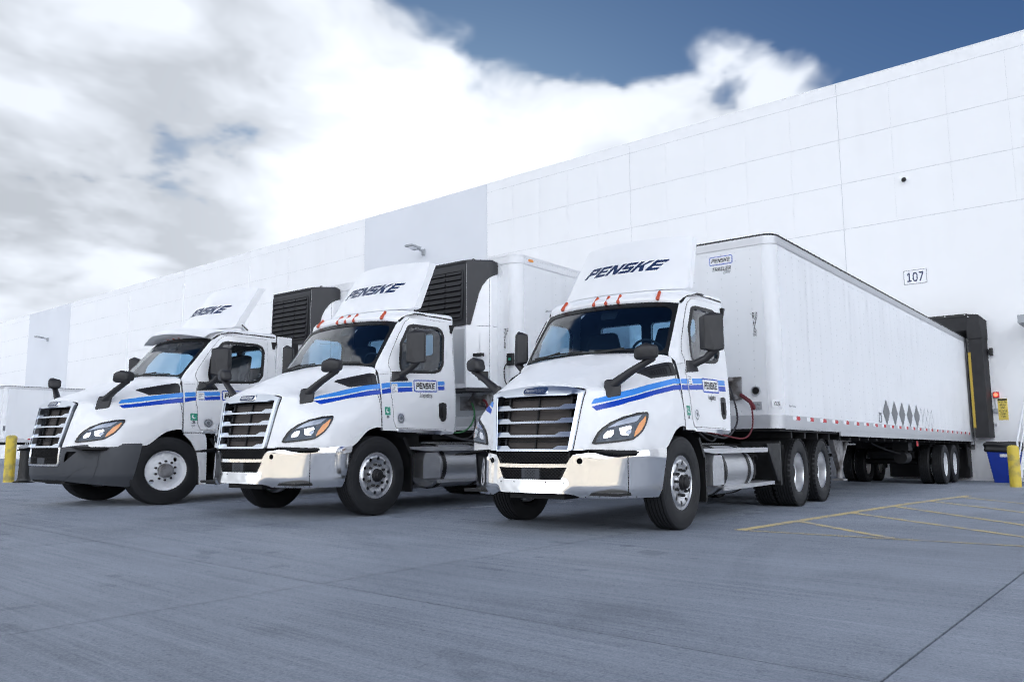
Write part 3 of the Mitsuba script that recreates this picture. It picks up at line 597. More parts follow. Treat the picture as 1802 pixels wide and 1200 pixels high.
for s in (1, -1):
    k = (lambda m_: m_) if s > 0 else mirror
    t_ = base.name('fuel_tank')
    ends = []
    prof = [(0, 0), (TANKR*.93, .0), (TANKR*.985, .012), (TANKR, .035)]
    full = [(0, -2.43), (TANKR*.9, -2.43), (TANKR*.975, -2.42), (TANKR, -2.39), (TANKR, -1.29), (TANKR*.975, -1.26), (TANKR*.9, -1.25), (0, -1.25)]
    tk = lathe(full, 40); tk = trimesh.Trimesh(np.stack([tk.vertices[:, 1], tk.vertices[:, 0] + .825, tk.vertices[:, 2] + .60], 1), tk.faces[:, ::-1], process=False)
    base.add(f'{t_}__barrel', k(tk), 'aluminium_rough', 35)
    st = []
    for a in (-1.36, -2.22):
        r_ = lathe([(TANKR + .002, a - .035), (TANKR + .014, a - .035), (TANKR + .014, a + .035), (TANKR + .002, a + .035)], 40); st.append(trimesh.Trimesh(np.stack([r_.vertices[:, 1], r_.vertices[:, 0] + .825, r_.vertices[:, 2] + .60], 1), r_.faces[:, ::-1], process=False))
    for q_ in st: base.add(f'{t_}__strap', k(q_), 'gasket', 30)
    up = cat(bx(-2.91, -.92, .80, 1.175, .868, .884), bx(-2.91, -.92, 1.155, 1.178, .822, .8835), bx(-.92, -.58, .80, 1.10, .868, .884), hull([(-.92,1.155,.822),(-.92,1.178,.884),(-.92,1.155,.884),(-.92,1.178,.822),(-.58,1.08,.874),(-.58,1.10,.884),(-.60,1.10,.86)]))
    tread = cat(*[hull([(-a - .018, b, .8842), (-a + .018, b + .006*sg, .8842), (-a, b + .006, .8865), (-a, b - .006, .8842)]) for a in np.arange(.62, 2.9, .05) for b, sg in ((.86 + .05*((int(a*20)) % 2), 1), (1.0, -1), (1.1, 1))])
    base.add('upper_step', k(up), 'aluminium', 20)
    base.add('upper_step__tread', k(tread), 'aluminium', False, kind='stuff')
    base.add('lower_step', k(cat(bx(-3.14, -1.18, .90, 1.18, .398, .414), bx(-3.14, -1.18, 1.16, 1.183, .366, .413))), 'aluminium', 20)
    base.add('lower_step__tread', k(cat(*[hull([(-a - .02, 1.184, z_), (-a + .02, 1.184, z_ + .012), (-a, 1.1865, z_ + .006), (-a, 1.184, z_ + .015)]) for a in np.arange(1.2, 3.12, .05) for z_ in (.372, .392)])), 'aluminium', False, kind='stuff')
    bxp = [(-.885,.44),(-.885,.70),(-.94,.80),(-1.19,.80),(-1.245,.70),(-1.245,.44)]
    m = ext2(Polygon([(-a, b) for a, b in bxp]), .36, .3); v = m.vertices; base.add('battery_box', k(trimesh.Trimesh(np.stack([-v[:, 0], v[:, 2] + .80, v[:, 1]], 1), m.faces, process=False)), 'aluminium', 20)
    base.add('battery_box__tread', k(cat(*[hull([(-a - .011, 1.1605, z_ - .006), (-a + .011, 1.1605, z_ + .006), (-a, 1.1635, z_), (-a - .003, 1.1605, z_ + .004)]) for i_, z_ in enumerate(np.arange(.455, .70, .024)) for a in np.arange(.90 + .012*(i_ % 2), 1.24, .032)])), 'chrome_soft', False, kind='stuff')
    base.add('tank_hanger', k(cat(bx(-.98, -.66, .60, .95, .45, .84), bx(-2.9, -2.5, .60, .98, .45, .80), cyl([-2.62, 1.0, .52], [-2.62, 1.0, .72], .07, 12), cyl([-2.80, .98, .50], [-2.80, .98, .66], .05, 10), tube([(-2.55, 1.0, .7), (-2.7, 1.05, .78), (-2.9, 1.02, .72)], .014, 6, 10))), 'dark_frame', 30)
    qa = [(-4.35 + .60*math.cos(t), .50 + .60*math.sin(t)) for t in np.linspace(math.radians(15), math.radians(60), 10)]
    base.add('drive_fender', k(cat(grid_mesh(np.array([[(f, l, z) for f, z in [(-3.42, .33), (-3.42, .40), (-3.62, .92), (-3.75, .98), (-3.95, 1.02)]] for l in (.62, 1.19)])), bx(-3.46, -3.40, .62, 1.19, .34, .97), hull([(-2.95,1.15,.94),(-3.42,1.19,.94),(-3.42,1.19,.40),(-3.33,1.17,.40),(-2.95,1.10,.94),(-3.42,1.14,.94),(-3.42,1.14,.40),(-3.33,1.14,.40)]))), 'gasket', 30)
    # drives
    for f_ in (-4.35, -5.67):
        add_wheel(base, f_, s*1.06, R_T - .02, 'drive_alu', s, rng.uniform(0, 360)); add_wheel(base, f_, s*.745, R_T - .02, 'drive_alu', s, rng.uniform(0, 360), True)
    base.add('cab_grab_handle', k(tube([(-1.62, .95, 1.55), (-1.67, .95, 1.58), (-1.67, .95, 2.25), (-1.62, .95, 2.28)], .014, 8, 14)), 'chrome_soft', 40)
base.add('lower_mesh_panel__backing', cat(bx(1.14, 1.16, -.50, .50, .55, .88)), 'black_void', False)
def hexmesh(poly, cell, f_of, t=.012, th=.0045):
    x0, y0, x1, y1 = poly.bounds; holes = []
    i = 0
    y = y0
    while y < y1 + cell:
        x = x0 + (cell*.62 if i % 2 else 0)
        while x < x1 + cell:
            h = Polygon([(x + (cell/1.732 - th)*1.12*math.cos(a), y + (cell/1.732 - th)*.72*math.sin(a)) for a in np.arange(6)*math.pi/3])
            if poly.contains(h): holes.append(h)
            x += cell*1.24*1.0
        y += cell*.50; i += 1
    from shapely.ops import unary_union
    p = poly.difference(unary_union(holes)); ps = getattr(p, 'geoms', [p])
    m = cat(*[trimesh.creation.extrude_polygon(q, t, engine='earcut') for q in ps if q.area > 1e-5]); v = m.vertices
    return trimesh.Trimesh(np.stack([f_of(v[:, 0], v[:, 1]) + v[:, 2], v[:, 0], v[:, 1]], 1), m.faces, process=False)
MESH_TOP = Polygon([(-.455,.742),(.455,.742),(.462,.885),(-.462,.885)])
base.add('lower_mesh_panel__mesh', hexmesh(MESH_TOP, .036, lambda l, z: 1.235 + .042*(1 - (l/.55)**2)), 'dark_frame', False)
base.add2('bumper_filler', sk([(1.24,.845),(1.14,.845),(.95,.845),(.72,.86),(.50,.87),(.50,.905),(.72,.90),(.95,.90),(1.14,.90),(1.24,.90)], -.05, .02, .05), 'black_void', 40)

# ------------------------------------------------------------------ bumpers
_bp = np.array([(1.335,0),(1.322,.22),(1.287,.42),(1.245,.57),(1.135,.80),(.96,1.0),(.75,1.125),(.475,1.185)])
_bl = np.vstack([_bp[::-1]*[1, -1], _bp[1:]]); _t = Akima1DInterpolator(np.arange(len(_bl)), _bl)(np.linspace(0, len(_bl) - 1, 400))
_s = np.r_[0, np.cumsum(np.linalg.norm(np.diff(_t, axis=0), axis=1))]; _s -= _s[-1]/2
def s_of_l(l): return float(np.interp(l, _t[:, 1], _s))
SEND = _s[-1]
def bump_map(m, prof, eps=0.0):
    v = m.vertices; f = np.interp(v[:, 0], _s, _t[:, 0]); l = np.interp(v[:, 0], _s, _t[:, 1])
    tf = np.interp(v[:, 0], _s, np.gradient(_t[:, 0], _s)); tl = np.interp(v[:, 0], _s, np.gradient(_t[:, 1], _s))
    off = prof(v[:, 0], v[:, 1]) + v[:, 2] + eps
    return trimesh.Trimesh(np.stack([f + tl*off, l - tf*off, v[:, 1]], 1), m.faces, process=False)
S = s_of_l
def chrome_prof(s, z):
    l = np.interp(np.abs(s), [0, S(.36), S(.50), 9], [1, 1, 0, 0]); l = l*l*(3 - 2*l)
    fold = -np.clip(.475 - z, 0, 1)*.42
    scoop = .022*np.clip((.585 - z)/.15, 0, 1)
    crown = -.010*np.clip((z - .82)/.07, 0, 1)**2 - (.050 - .085*smooth(S(.80), S(1.05), np.abs(s)))*np.clip(z - .475, 0, 1)
    wings = fold*(1 - l) + scoop*l
    rec = -.030*l*smooth(.58, .70, z)*0
    return wings + crown + rec
chrome = Kit()
top_h = [(SEND, .900), (S(.9), .880), (S(.565), .846), (S(.50), .836), (S(.468), .800), (S(.430), .742)]
bot_h = [(S(.42), .438), (S(.50), .424), (S(.58), .396), (S(.9), .392), (SEND - .12, .392)]
BO = Polygon([(-a, b) for a, b in top_h][:] + [(a, b) for a, b in top_h[::-1]] + [(SEND - .12, .392)] + [(a, b) for a, b in bot_h[::-1][1:]] + [(-a, b) for a, b in bot_h]).buffer(0)
OPEN = rpoly([(-S(.424),.702),(S(.424),.702),(S(.362),.578),(-S(.362),.578)], .012)
holes = [affinity.scale(Point(s*S(.566), .772).buffer(.031), 1, 1) for s in (1, -1)]
BM = BO.buffer(-.008).buffer(.008).difference(OPEN)
for h in holes: BM = BM.difference(h)
chrome.add('bumper__face', bump_map(ext2(BM, .006, .035), chrome_prof), 'chrome', 25)
chrome.add('bumper__tow_hole', cat(*[bump_map(tri2(h.buffer(.01), .05), chrome_prof, -.05) for h in holes]), 'black_void', False)
chrome.add('bumper__lower_mesh', hexmesh(Polygon([(-.43,.705),(.43,.705),(.366,.573),(-.366,.573)]), .034, lambda l, z: 1.262 + .055*(1 - (l/.5)**2)), 'dark_frame', False)
chrome.add('bumper__mesh_backing', bx(1.20, 1.215, -.45, .45, .56, .73), 'black_void', False)
chrome.add('bumper__sensor_cover', rbox(1.285, 1.328, -.112, .122, .583, .698, .008), 'grey_plastic', 30)
chrome.add('bumper__bolts', cat(*[bump_map(ext2(Point(s*S(a), z).buffer(.006, quad_segs=2), .006, .05), chrome_prof, .006) for s in (1, -1) for a, z in ((.40,.548),(.20,.552),(.62,.404),(.75,.404),(1.05,.404))]), 'dark_frame', False, kind='stuff')
chrome.add('bumper__seam', cat(*[bump_map(tri2(sbox(s*S(.985) - .004, .40, s*S(.985) + .004, .875), .04), chrome_prof, .0075) for s in (1, -1)]), 'dark_frame', False)
chrome.add('bumper__bracket', cat(bx(.55, 1.2, -1.0, -.5, .42, .45), bx(.55, 1.2, .5, 1.0, .42, .45), bx(.9, 1.2, -.35, .35, .37, .43)), 'dark_frame', False)
chrome.add('bumper__top_bolts', cat(*[trimesh.creation.icosphere(subdivisions=1, radius=.008).apply_translation([float(np.interp(S(a), _s, _t[:, 0])) - .03, s*(a - .02), z]) for s in (1, -1) for a, z in ((.66,.868),(.74,.872),(1.10,.898),(1.15,.902))]), 'chrome_soft', False, kind='stuff')
for s in (1, -1): add_wheel(chrome, 0, s*1.03, R_T, 'steer_alu', s, 11.0 if s > 0 else 50.0)

grey = Kit()
def grey_prof(s, z):
    c = -.016*((z - .66)/.25)**2 - .30*np.clip(.46 - z, 0, 1)
    pocket = .018*smooth(.02, .0, np.abs(z - (.40 + .17*smooth(S(.62), S(.98), np.abs(s)))))*0
    upper = .030*smooth(.47, .44, z)*0
    wing = .022*smooth(S(.92), S(1.0), np.abs(s))
    return c + wing
top_g = [(SEND - .04, .930), (S(1.1), .925), (S(.8), .912), (S(.53), .880), (S(.505), .865)]
NOTCH = rpoly([(-S(.475),.95),(S(.475),.95),(S(.472),.655),(S(.46),.63),(-S(.46),.63),(-S(.472),.655)], 0)
bot_g = [(S(.45), .405), (S(.9), .345), (SEND - .20, .292), (SEND - .16, .30)]
GO = Polygon([(-a, b) for a, b in top_g] + [(a, b) for a, b in top_g[::-1]] + [(SEND - .16, .30)] + [(a, b) for a, b in bot_g[::-1][1:]] + [(-a, b) for a, b in bot_g]).buffer(0).difference(NOTCH).buffer(-.012).buffer(.012, quad_segs=4)
PK = [Polygon([(s*S(.56),.665),(s*S(.585),.668),(s*S(.735),.80),(s*S(.735),.815),(s*S(.60),.815),(s*S(.575),.775)]).buffer(0) for s in (1, -1)]
GM = GO
for p in PK: GM = GM.difference(p)
grey.add('bumper__face', bump_map(ext2(GM, .008, .035), grey_prof), 'grey_plastic', 25)
grey.add('bumper__intake', cat(*[bump_map(tri2(p.buffer(.02), .05), grey_prof, -.05) for p in PK]), 'black_void', False)
gl = LineString([(S(.60), .415), (S(.66), .47), (S(.75), .545), (S(.86), .595), (S(.95), .61)])
grey.add('bumper__crease', cat(*[bump_map(ext2(affinity.scale(gl.buffer(.006), s, 1, origin=(0, 0)), .006, .05), grey_prof, .008) for s in (1, -1)], *[bump_map(ext2(affinity.scale(LineString([(S(.985), .88), (S(.97), .62), (S(.93), .44)]).buffer(.008), s, 1, origin=(0, 0)), .008, .05), grey_prof, .008) for s in (1, -1)]), 'grey_plastic', 30)
fr = Polygon([(-S(.475),.865),(-S(.472),.655),(-S(.46),.63),(S(.46),.63),(S(.472),.655),(S(.475),.865)])
grey.add('bumper__grille_trim', bump_map(ext2(fr.buffer(.022).difference(fr.buffer(-.004)).difference(sbox(-S(.46), .70, S(.46), 1)), .020, .05), grey_prof, .004), 'chrome_soft', 30)
grey.add('bumper__lower_mesh', hexmesh(Polygon([(-.465,.74),(.465,.74),(.455,.635),(-.455,.635)]), .036, lambda l, z: 1.262 + .05*(1 - (l/.5)**2)), 'dark_frame', False)
grey.add('bumper__mesh_backing', bx(1.20, 1.215, -.47, .47, .62, .80), 'black_void', False)
grey.add('bumper__sensor_cover', rbox(1.285, 1.328, -.11, .12, .64, .725, .008), 'grey_plastic', 30)
grey.add('bumper__bracket', cat(bx(.6, 1.2, -.5, .5, .36, .42), bx(.9, 1.12, -.35, .45, .335, .37)), 'dark_frame', False)
for s in (1, -1): add_wheel(grey, .15, s*1.03, R_T, 'steer_white', s, 0.0)
# white quarter panel behind the front wheel, with a black splash guard
for s in (1, -1):
    k = (lambda m_: m_) if s > 0 else mirror
    qp = Polygon([(.03,1.085),(.375,1.09),(.405,1.0),(.415,.86),(.425,.28),(.325,.275),(.315,.55),(.27,.78),(.18,.95),(.08,1.05)])
    grey.add('quarter_panel', k(bump_l := (lambda m_: trimesh.Trimesh(np.stack([-m_.vertices[:, 0], 1.17 + m_.vertices[:, 2], m_.vertices[:, 1]], 1), m_.faces, process=False))(ext2(qp.buffer(-.015).buffer(.015), .022, .05))), 'white_paint', 30)
    grey.add('splash_guard', k(bx(-.40, -.30, .72, 1.165, .28, .98)), 'gasket', False)
    grey.add('side_extender__panel', k(cat(bx(-1.86, -1.60, 1.10, 1.13, 1.20, 2.80))), 'white_paint', False)
    grey.add('side_extender__rubber_edge', k(bx(-1.99, -1.86, 1.09, 1.12, 1.20, 2.72)), 'gasket', False)
# sun visor of the left truck
VIS = [[(-.54,.95,2.66),(-.50,.60,2.685),(-.45,.3,2.70),(-.435,0,2.705)],
       [(-.44,.985,2.655),(-.335,.60,2.705),(-.255,.3,2.73),(-.235,0,2.735)],
       [(-.42,.985,2.665),(-.315,.60,2.72),(-.235,.3,2.745),(-.215,0,2.75)],
       [(-.52,1.01,2.74),(-.44,.64,2.82),(-.37,.3,2.85),(-.355,0,2.855)],
       [(-.70,1.0,2.79),(-.68,.66,2.87),(-.66,.3,2.89),(-.65,0,2.895)]]
vg = surf(VIS, 30, 26); grey.add('sun_visor', both(_fixn(grid_mesh(vg), [-.7, 0, 2.7])), 'white_paint', 30)

# ------------------------------------------------------------------ roof fairing with lettering
def fair(l, z):
    return -.68 - .69*(z - 2.90) - .27*np.abs(l/.89)**2.3
FO = Polygon([(-.905,2.915),(-.80,3.66),(-.78,3.685),(.78,3.685),(.80,3.66),(.905,2.915),(.87,2.89),(.45,2.875),(0,2.872),(-.45,2.875),(-.87,2.89)]).buffer(-.02).buffer(.02, quad_segs=5)
m = ext2(FO, .02, .05); v = m.vertices
fairing = trimesh.Trimesh(np.stack([fair(v[:, 0], v[:, 1]) + v[:, 2], v[:, 0], v[:, 1]], 1), m.faces, process=False)
base.add('roof_fairing__shell', fairing, 'white_paint', 30)
m = ext2(FO.difference(FO.buffer(-.016)), .11, .05); v = m.vertices
base.add('roof_fairing__flange', trimesh.Trimesh(np.stack([fair(v[:, 0], v[:, 1]) - .11 + v[:, 2] + .002, v[:, 0], v[:, 1]], 1), m.faces, process=False), 'white_paint', 30)
base.add('roof_fairing__gap', cat(*[bx(-.70 - .27*(abs(l)/.89)**2.3 - .06, -.70 - .27*(abs(l)/.89)**2.3 - .01, l - .07, l + .07, 2.845, 2.875) for l in (-.5, -.25, 0, .3, .45, .62)]), 'gasket', False)
base.add('roof_fairing__bracing', cat(*[chain([(-1.02, y, 2.86), (-1.12, y*.95, 3.30)], .02) for y in (.4, -.4)], *[chain([(-1.45, y, 2.87), (-1.14, y*.95, 3.28)], .02) for y in (.4, -.4)]), 'aluminium_rough', 30)
tx = ext2(affinity.translate(block('PENSKE', .150, 1.24, .75), -.63, 3.180), .002, .05); v = tx.vertices
base.add('roof_fairing__lettering', trimesh.Trimesh(np.stack([fair(v[:, 0], v[:, 1]) + .0225 + v[:, 2], v[:, 0], v[:, 1]], 1), tx.faces, process=False), 'navy_ink', False)
antenna = Kit()
antenna.add('antenna', chain([(-1.02, 1.0, 2.94), (-1.12, 1.0, 2.86)], .012), 'gasket')
antenna.add('gladhand_hook', tube([(-1.50,1.0,2.83),(-1.55,1.05,2.86),(-1.58,1.06,2.84),(-1.56,1.06,2.81),(-1.60,1.05,2.80)], .008, 6, 24), 'gasket')

# ------------------------------------------------------------------ livery of one truck (driver's side; the bands run on both sides)
def livery(kit, light, dark, bands, sign, logi, green, cap, sticker=None, skirt_txt=True):
    E1, E2 = .0035, .0035
    for mat, pl in (('blue_light', light), ('blue_dark', dark)):
        kit.add2('blue_stripe' if mat == 'blue_light' else 'dark_blue_stripe', sk(pl, E1, None, .035), mat, True)
    for mat, pl in bands:
        kit.add2('blue_stripe' if mat == 'blue_light' else 'dark_blue_stripe', sk(pl, .0115, None, .05), mat, True)
    if sign:
        (f0, f1, z0, z1, sl) = sign      # front, rear, bottom, top, slope of the plate
        P0 = sbox(-f0, z0, -f1, z1).buffer(-.03).buffer(.03, quad_segs=5)
        shear = lambda g: affinity.affine_transform(g, [1, 0, sl, 1, 0, sl*f0])
        kit.add('door_plate__border', on_skin(tri2(shear(P0), .05), .012), 'blue_dark', True)
        kit.add('door_plate__field', on_skin(tri2(shear(P0.buffer(-.017)), .05), .0132), 'decal_white', True)
        w = (-f1 + f0); t = ext2(shear(affinity.translate(block('PENSKE', .088, w*.82, .30), -f0 + w*.09, (z0 + z1)/2 - .044)), .001, .06)
        kit.add('door_plate__lettering', on_skin(t, .0137), 'black_ink', False)
    if logi:
        f0, f1, z0, hh = logi; t = text('Logistics', hh, .2, bold=False, w=(f0 - f1), size=.06); t.apply_translation([-f0, z0, 0]); kit.add('logistics_lettering', on_skin(t, .0125), 'black_ink', False)
    if green:
        f0, z0 = green
        kit.add('inspection_sticker__field', sk([(f0,z0),(f0 - .105,z0),(f0 - .105,z0 - .11),(f0,z0 - .11)], .004, None, .06), 'decal_green', True)
        swoosh = affinity.translate(Point(0, 0).buffer(.032).difference(Point(.012, .008).buffer(.024)), -(f0 - .052), z0 - .052)
        kit.add('inspection_sticker__mark', on_skin(tri2(swoosh, .05), .0052), 'decal_white', True)
        kit.add('inspection_sticker__tab', sk([(f0 - .03,z0 - .115),(f0 - .075,z0 - .115),(f0 - .075,z0 - .15),(f0 - .03,z0 - .15)], .004, None, .06), 'grey_ink', True)
    if sticker:
        f0, z0 = sticker; kit.add('paper_sticker__sheet', sk([(f0,z0),(f0 - .10,z0),(f0 - .10,z0 - .10),(f0,z0 - .10)], .004, None, .06), 'decal_white', True)
        kit.add('paper_sticker__print', cat(*[sk([(f0 - .015,z0 - .02 - i*.025),(f0 - .08 + .01*(i % 2),z0 - .02 - i*.025),(f0 - .08,z0 - .03 - i*.025),(f0 - .015,z0 - .03 - i*.025)], .005, None, .06) for i in range(3)]), 'grey_ink', True)
    cf, cz = cap
    kit.add('door_seal_emblem', on_skin(tri2(Point(-cf, cz).buffer(.072), .05), .012), 'chrome_soft', True)
    kit.add('door_seal_emblem', on_skin(tri2(Point(-cf, cz).buffer(.060).difference(Point(-cf, cz).buffer(.046)).union(Point(-cf + .006, cz + .004).buffer(.026)), .05), .0128), 'grey_ink', True)
    kit.add('cowl_line', sk([(-.07,1.855),(-.23,1.872),(-.23,1.868),(-.07,1.850)], .003, None, .05), 'grey_ink', True)
    kit.add('door_notice__sheet', sk([(-.262,1.735),(-.365,1.74),(-.365,1.62),(-.262,1.615)], .0125, None, .06), 'decal_white', True)
    kit.add('door_notice__print', cat(*[sk([(-.275,1.72 - i*.028),(-.35 + .02*(i % 3),1.72 - i*.028),(-.35 + .02*(i % 3),1.709 - i*.028),(-.275,1.709 - i*.028)], .0133, None, .06) for i in range(4)]), 'grey_ink', True)
livR, livM, livL = Kit(), Kit(), Kit()
# right truck
livery(livR, [(1.118,1.362),(1.082,1.417),(.826,1.494),(.498,1.578),(.033,1.676),(-.045,1.676),(-.045,1.622),(.066,1.615),(.556,1.509),(.961,1.401)],
       [(1.121,1.335),(1.096,1.294),(.835,1.383),(.45,1.475),(.109,1.540),(-.045,1.552),(-.045,1.607),(.075,1.598),(.566,1.496),(.968,1.389)],
       [('blue_light', [(-.245,1.690),(-.66,1.715),(-.66,1.655),(-.245,1.630)]), ('blue_dark', [(-.245,1.617),(-.66,1.642),(-.66,1.582),(-.245,1.557)]),
        ('blue_light', [(-1.19,1.725),(-1.415,1.735),(-1.415,1.672),(-1.19,1.662)]), ('blue_dark', [(-1.19,1.650),(-1.415,1.660),(-1.415,1.597),(-1.19,1.587)])],
       (-.655, -1.175, 1.548, 1.722, .02), (-.80, -1.03, 1.470, .058), (-.115, 1.375), (-.395, 1.276))
for kit in (livR,):
    pass
# middle truck
livery(livM, [(.84,1.49),(.775,1.530),(.45,1.620),(.1,1.705),(-.013,1.725),(-.045,1.728),(-.045,1.654),(.003,1.652),(.15,1.632),(.5,1.55)],
       [(.835,1.468),(.79,1.425),(.45,1.508),(.02,1.577),(-.045,1.585),(-.045,1.642),(.006,1.640),(.15,1.618),(.5,1.535)],
       [('blue_light', [(-.255,1.752),(-.655,1.781),(-.655,1.722),(-.255,1.689)]), ('blue_dark', [(-.255,1.676),(-.655,1.709),(-.655,1.648),(-.255,1.612)]),
        ('blue_light', [(-1.20,1.823),(-1.35,1.832),(-1.35,1.775),(-1.20,1.763)]), ('blue_dark', [(-1.20,1.750),(-1.345,1.760),(-1.345,1.703),(-1.20,1.694)])],
       (-.685, -1.178, 1.642, 1.815, .045), (-.795, -1.058, 1.575, .060), (-.102, 1.417), (-.400, 1.270))
# left truck
livery(livL, [(.733,1.519),(.691,1.578),(.45,1.632),(.1,1.695),(-.045,1.720),(-.045,1.648),(.12,1.625),(.5,1.556)],
       [(.738,1.494),(.704,1.450),(.45,1.490),(.1,1.545),(-.045,1.565),(-.045,1.634),(.12,1.611),(.5,1.535)],
       [('blue_light', [(-.275,1.744),(-.615,1.766),(-.615,1.702),(-.275,1.672)]), ('blue_dark', [(-.275,1.660),(-.615,1.690),(-.615,1.630),(-.275,1.608)]),
        ('blue_light', [(-1.16,1.80),(-1.33,1.81),(-1.33,1.75),(-1.16,1.74)]), ('blue_dark', [(-1.16,1.725),(-1.33,1.735),(-1.33,1.675),(-1.16,1.665)])],
       (-.640, -1.14, 1.620, 1.785, .045), (-.75, -1.0, 1.55, .055), (-.150, 1.398), (-.424, 1.251), (-.150, 1.268))
# the cowl panel between hood and door carries the bands too
for kit, za in ((livR, (1.676, 1.622, 1.607, 1.552, 1.690, 1.630, 1.617, 1.557)), (livM, (1.728, 1.654, 1.642, 1.585, 1.752, 1.689, 1.676, 1.612)), (livL, (1.720, 1.648, 1.634, 1.565, 1.744, 1.672, 1.660, 1.608))):
    kit.add2('blue_stripe', sk([(-.045, za[0]), (-.238, za[4]), (-.238, za[5]), (-.045, za[1])], .0035, None, .04), 'blue_light', True)
    kit.add2('dark_blue_stripe', sk([(-.045, za[2]), (-.238, za[6]), (-.238, za[7]), (-.045, za[3])], .0035, None, .04), 'blue_dark', True)

# place the trucks: x, y, yaw, lift, scale (l, f, z)
def pose(x, y, a, dz, s=(1, 1, 1)):
    return ST().translate([x, y, dz]).rotate([0, 0, 1], math.degrees(a)).scale([float(q) for q in s])
GRP = 'white day cab tractors parked at the dock'
tR = thing('truck_tractor', 'rightmost white tractor with chrome bumper, pulling the long plain van trailer', 'truck', GRP)
tM = thing('truck_tractor', 'middle white tractor with chrome bumper, in front of the refrigerated trailer', 'truck', GRP)
tL = thing('truck_tractor', 'leftmost white tractor with grey plastic bumper, sun visor and white steel wheels', 'truck', GRP)
POSE = {tR: pose(-5.5595, 8.0352, .083, 0.0), tM: pose(-9.428, 6.925, .067, .038), tL: pose(-13.3412, 6.2202, .0824, .050, (.9375, 1.1743, 1.0135))}
for t_, kits in ((tR, (base, chrome, livR)), (tM, (base, chrome, livM)), (tL, (base, grey, livL, antenna))):
    for kt in kits: kt.place(t_, POSE[t_])

# ------------------------------------------------------------------ trailers (f = -distance behind the nose)
def sag(m):
    v = m.vertices.copy(); v[:, 2] -= .0088*np.clip(-v[:, 0], 0, 17)*np.clip((4.11 - v[:, 2])/2.75, 0, 1.0); return trimesh.Trimesh(v, m.faces, process=False)
HW = 1.295
def plate_y(poly, l, t=.004, size=.5):         # polygon in (f, z) standing on the side at l, facing +l
    m = ext2(affinity.scale(poly, -1, 1, origin=(0, 0)), t, size); v = m.vertices; return trimesh.Trimesh(np.stack([-v[:, 0], l + v[:, 2], v[:, 1]], 1), m.faces, process=False)
def plate_x(poly, f, t=.004, size=.5):         # polygon in (l, z) on the nose at f, facing forward
    m = ext2(poly, t, size); v = m.vertices; return trimesh.Trimesh(np.stack([f + v[:, 2], v[:, 0], v[:, 1]], 1), m.faces, process=False)
def txt_x(t, h, l, z, f, mat, kit, name, w=None, shear=.22, bold=True, mirrored=False):
    m = text(t, h, shear, w=w, bold=bold)
    if mirrored: m.vertices[:, 0] = m.vertices[:, 0].max() - m.vertices[:, 0]; m.invert()
    v = m.vertices; kit.add(name, sag(trimesh.Trimesh(np.stack([f + v[:, 2], l + v[:, 0], z + v[:, 1]], 1), m.faces, process=False)), mat, False)
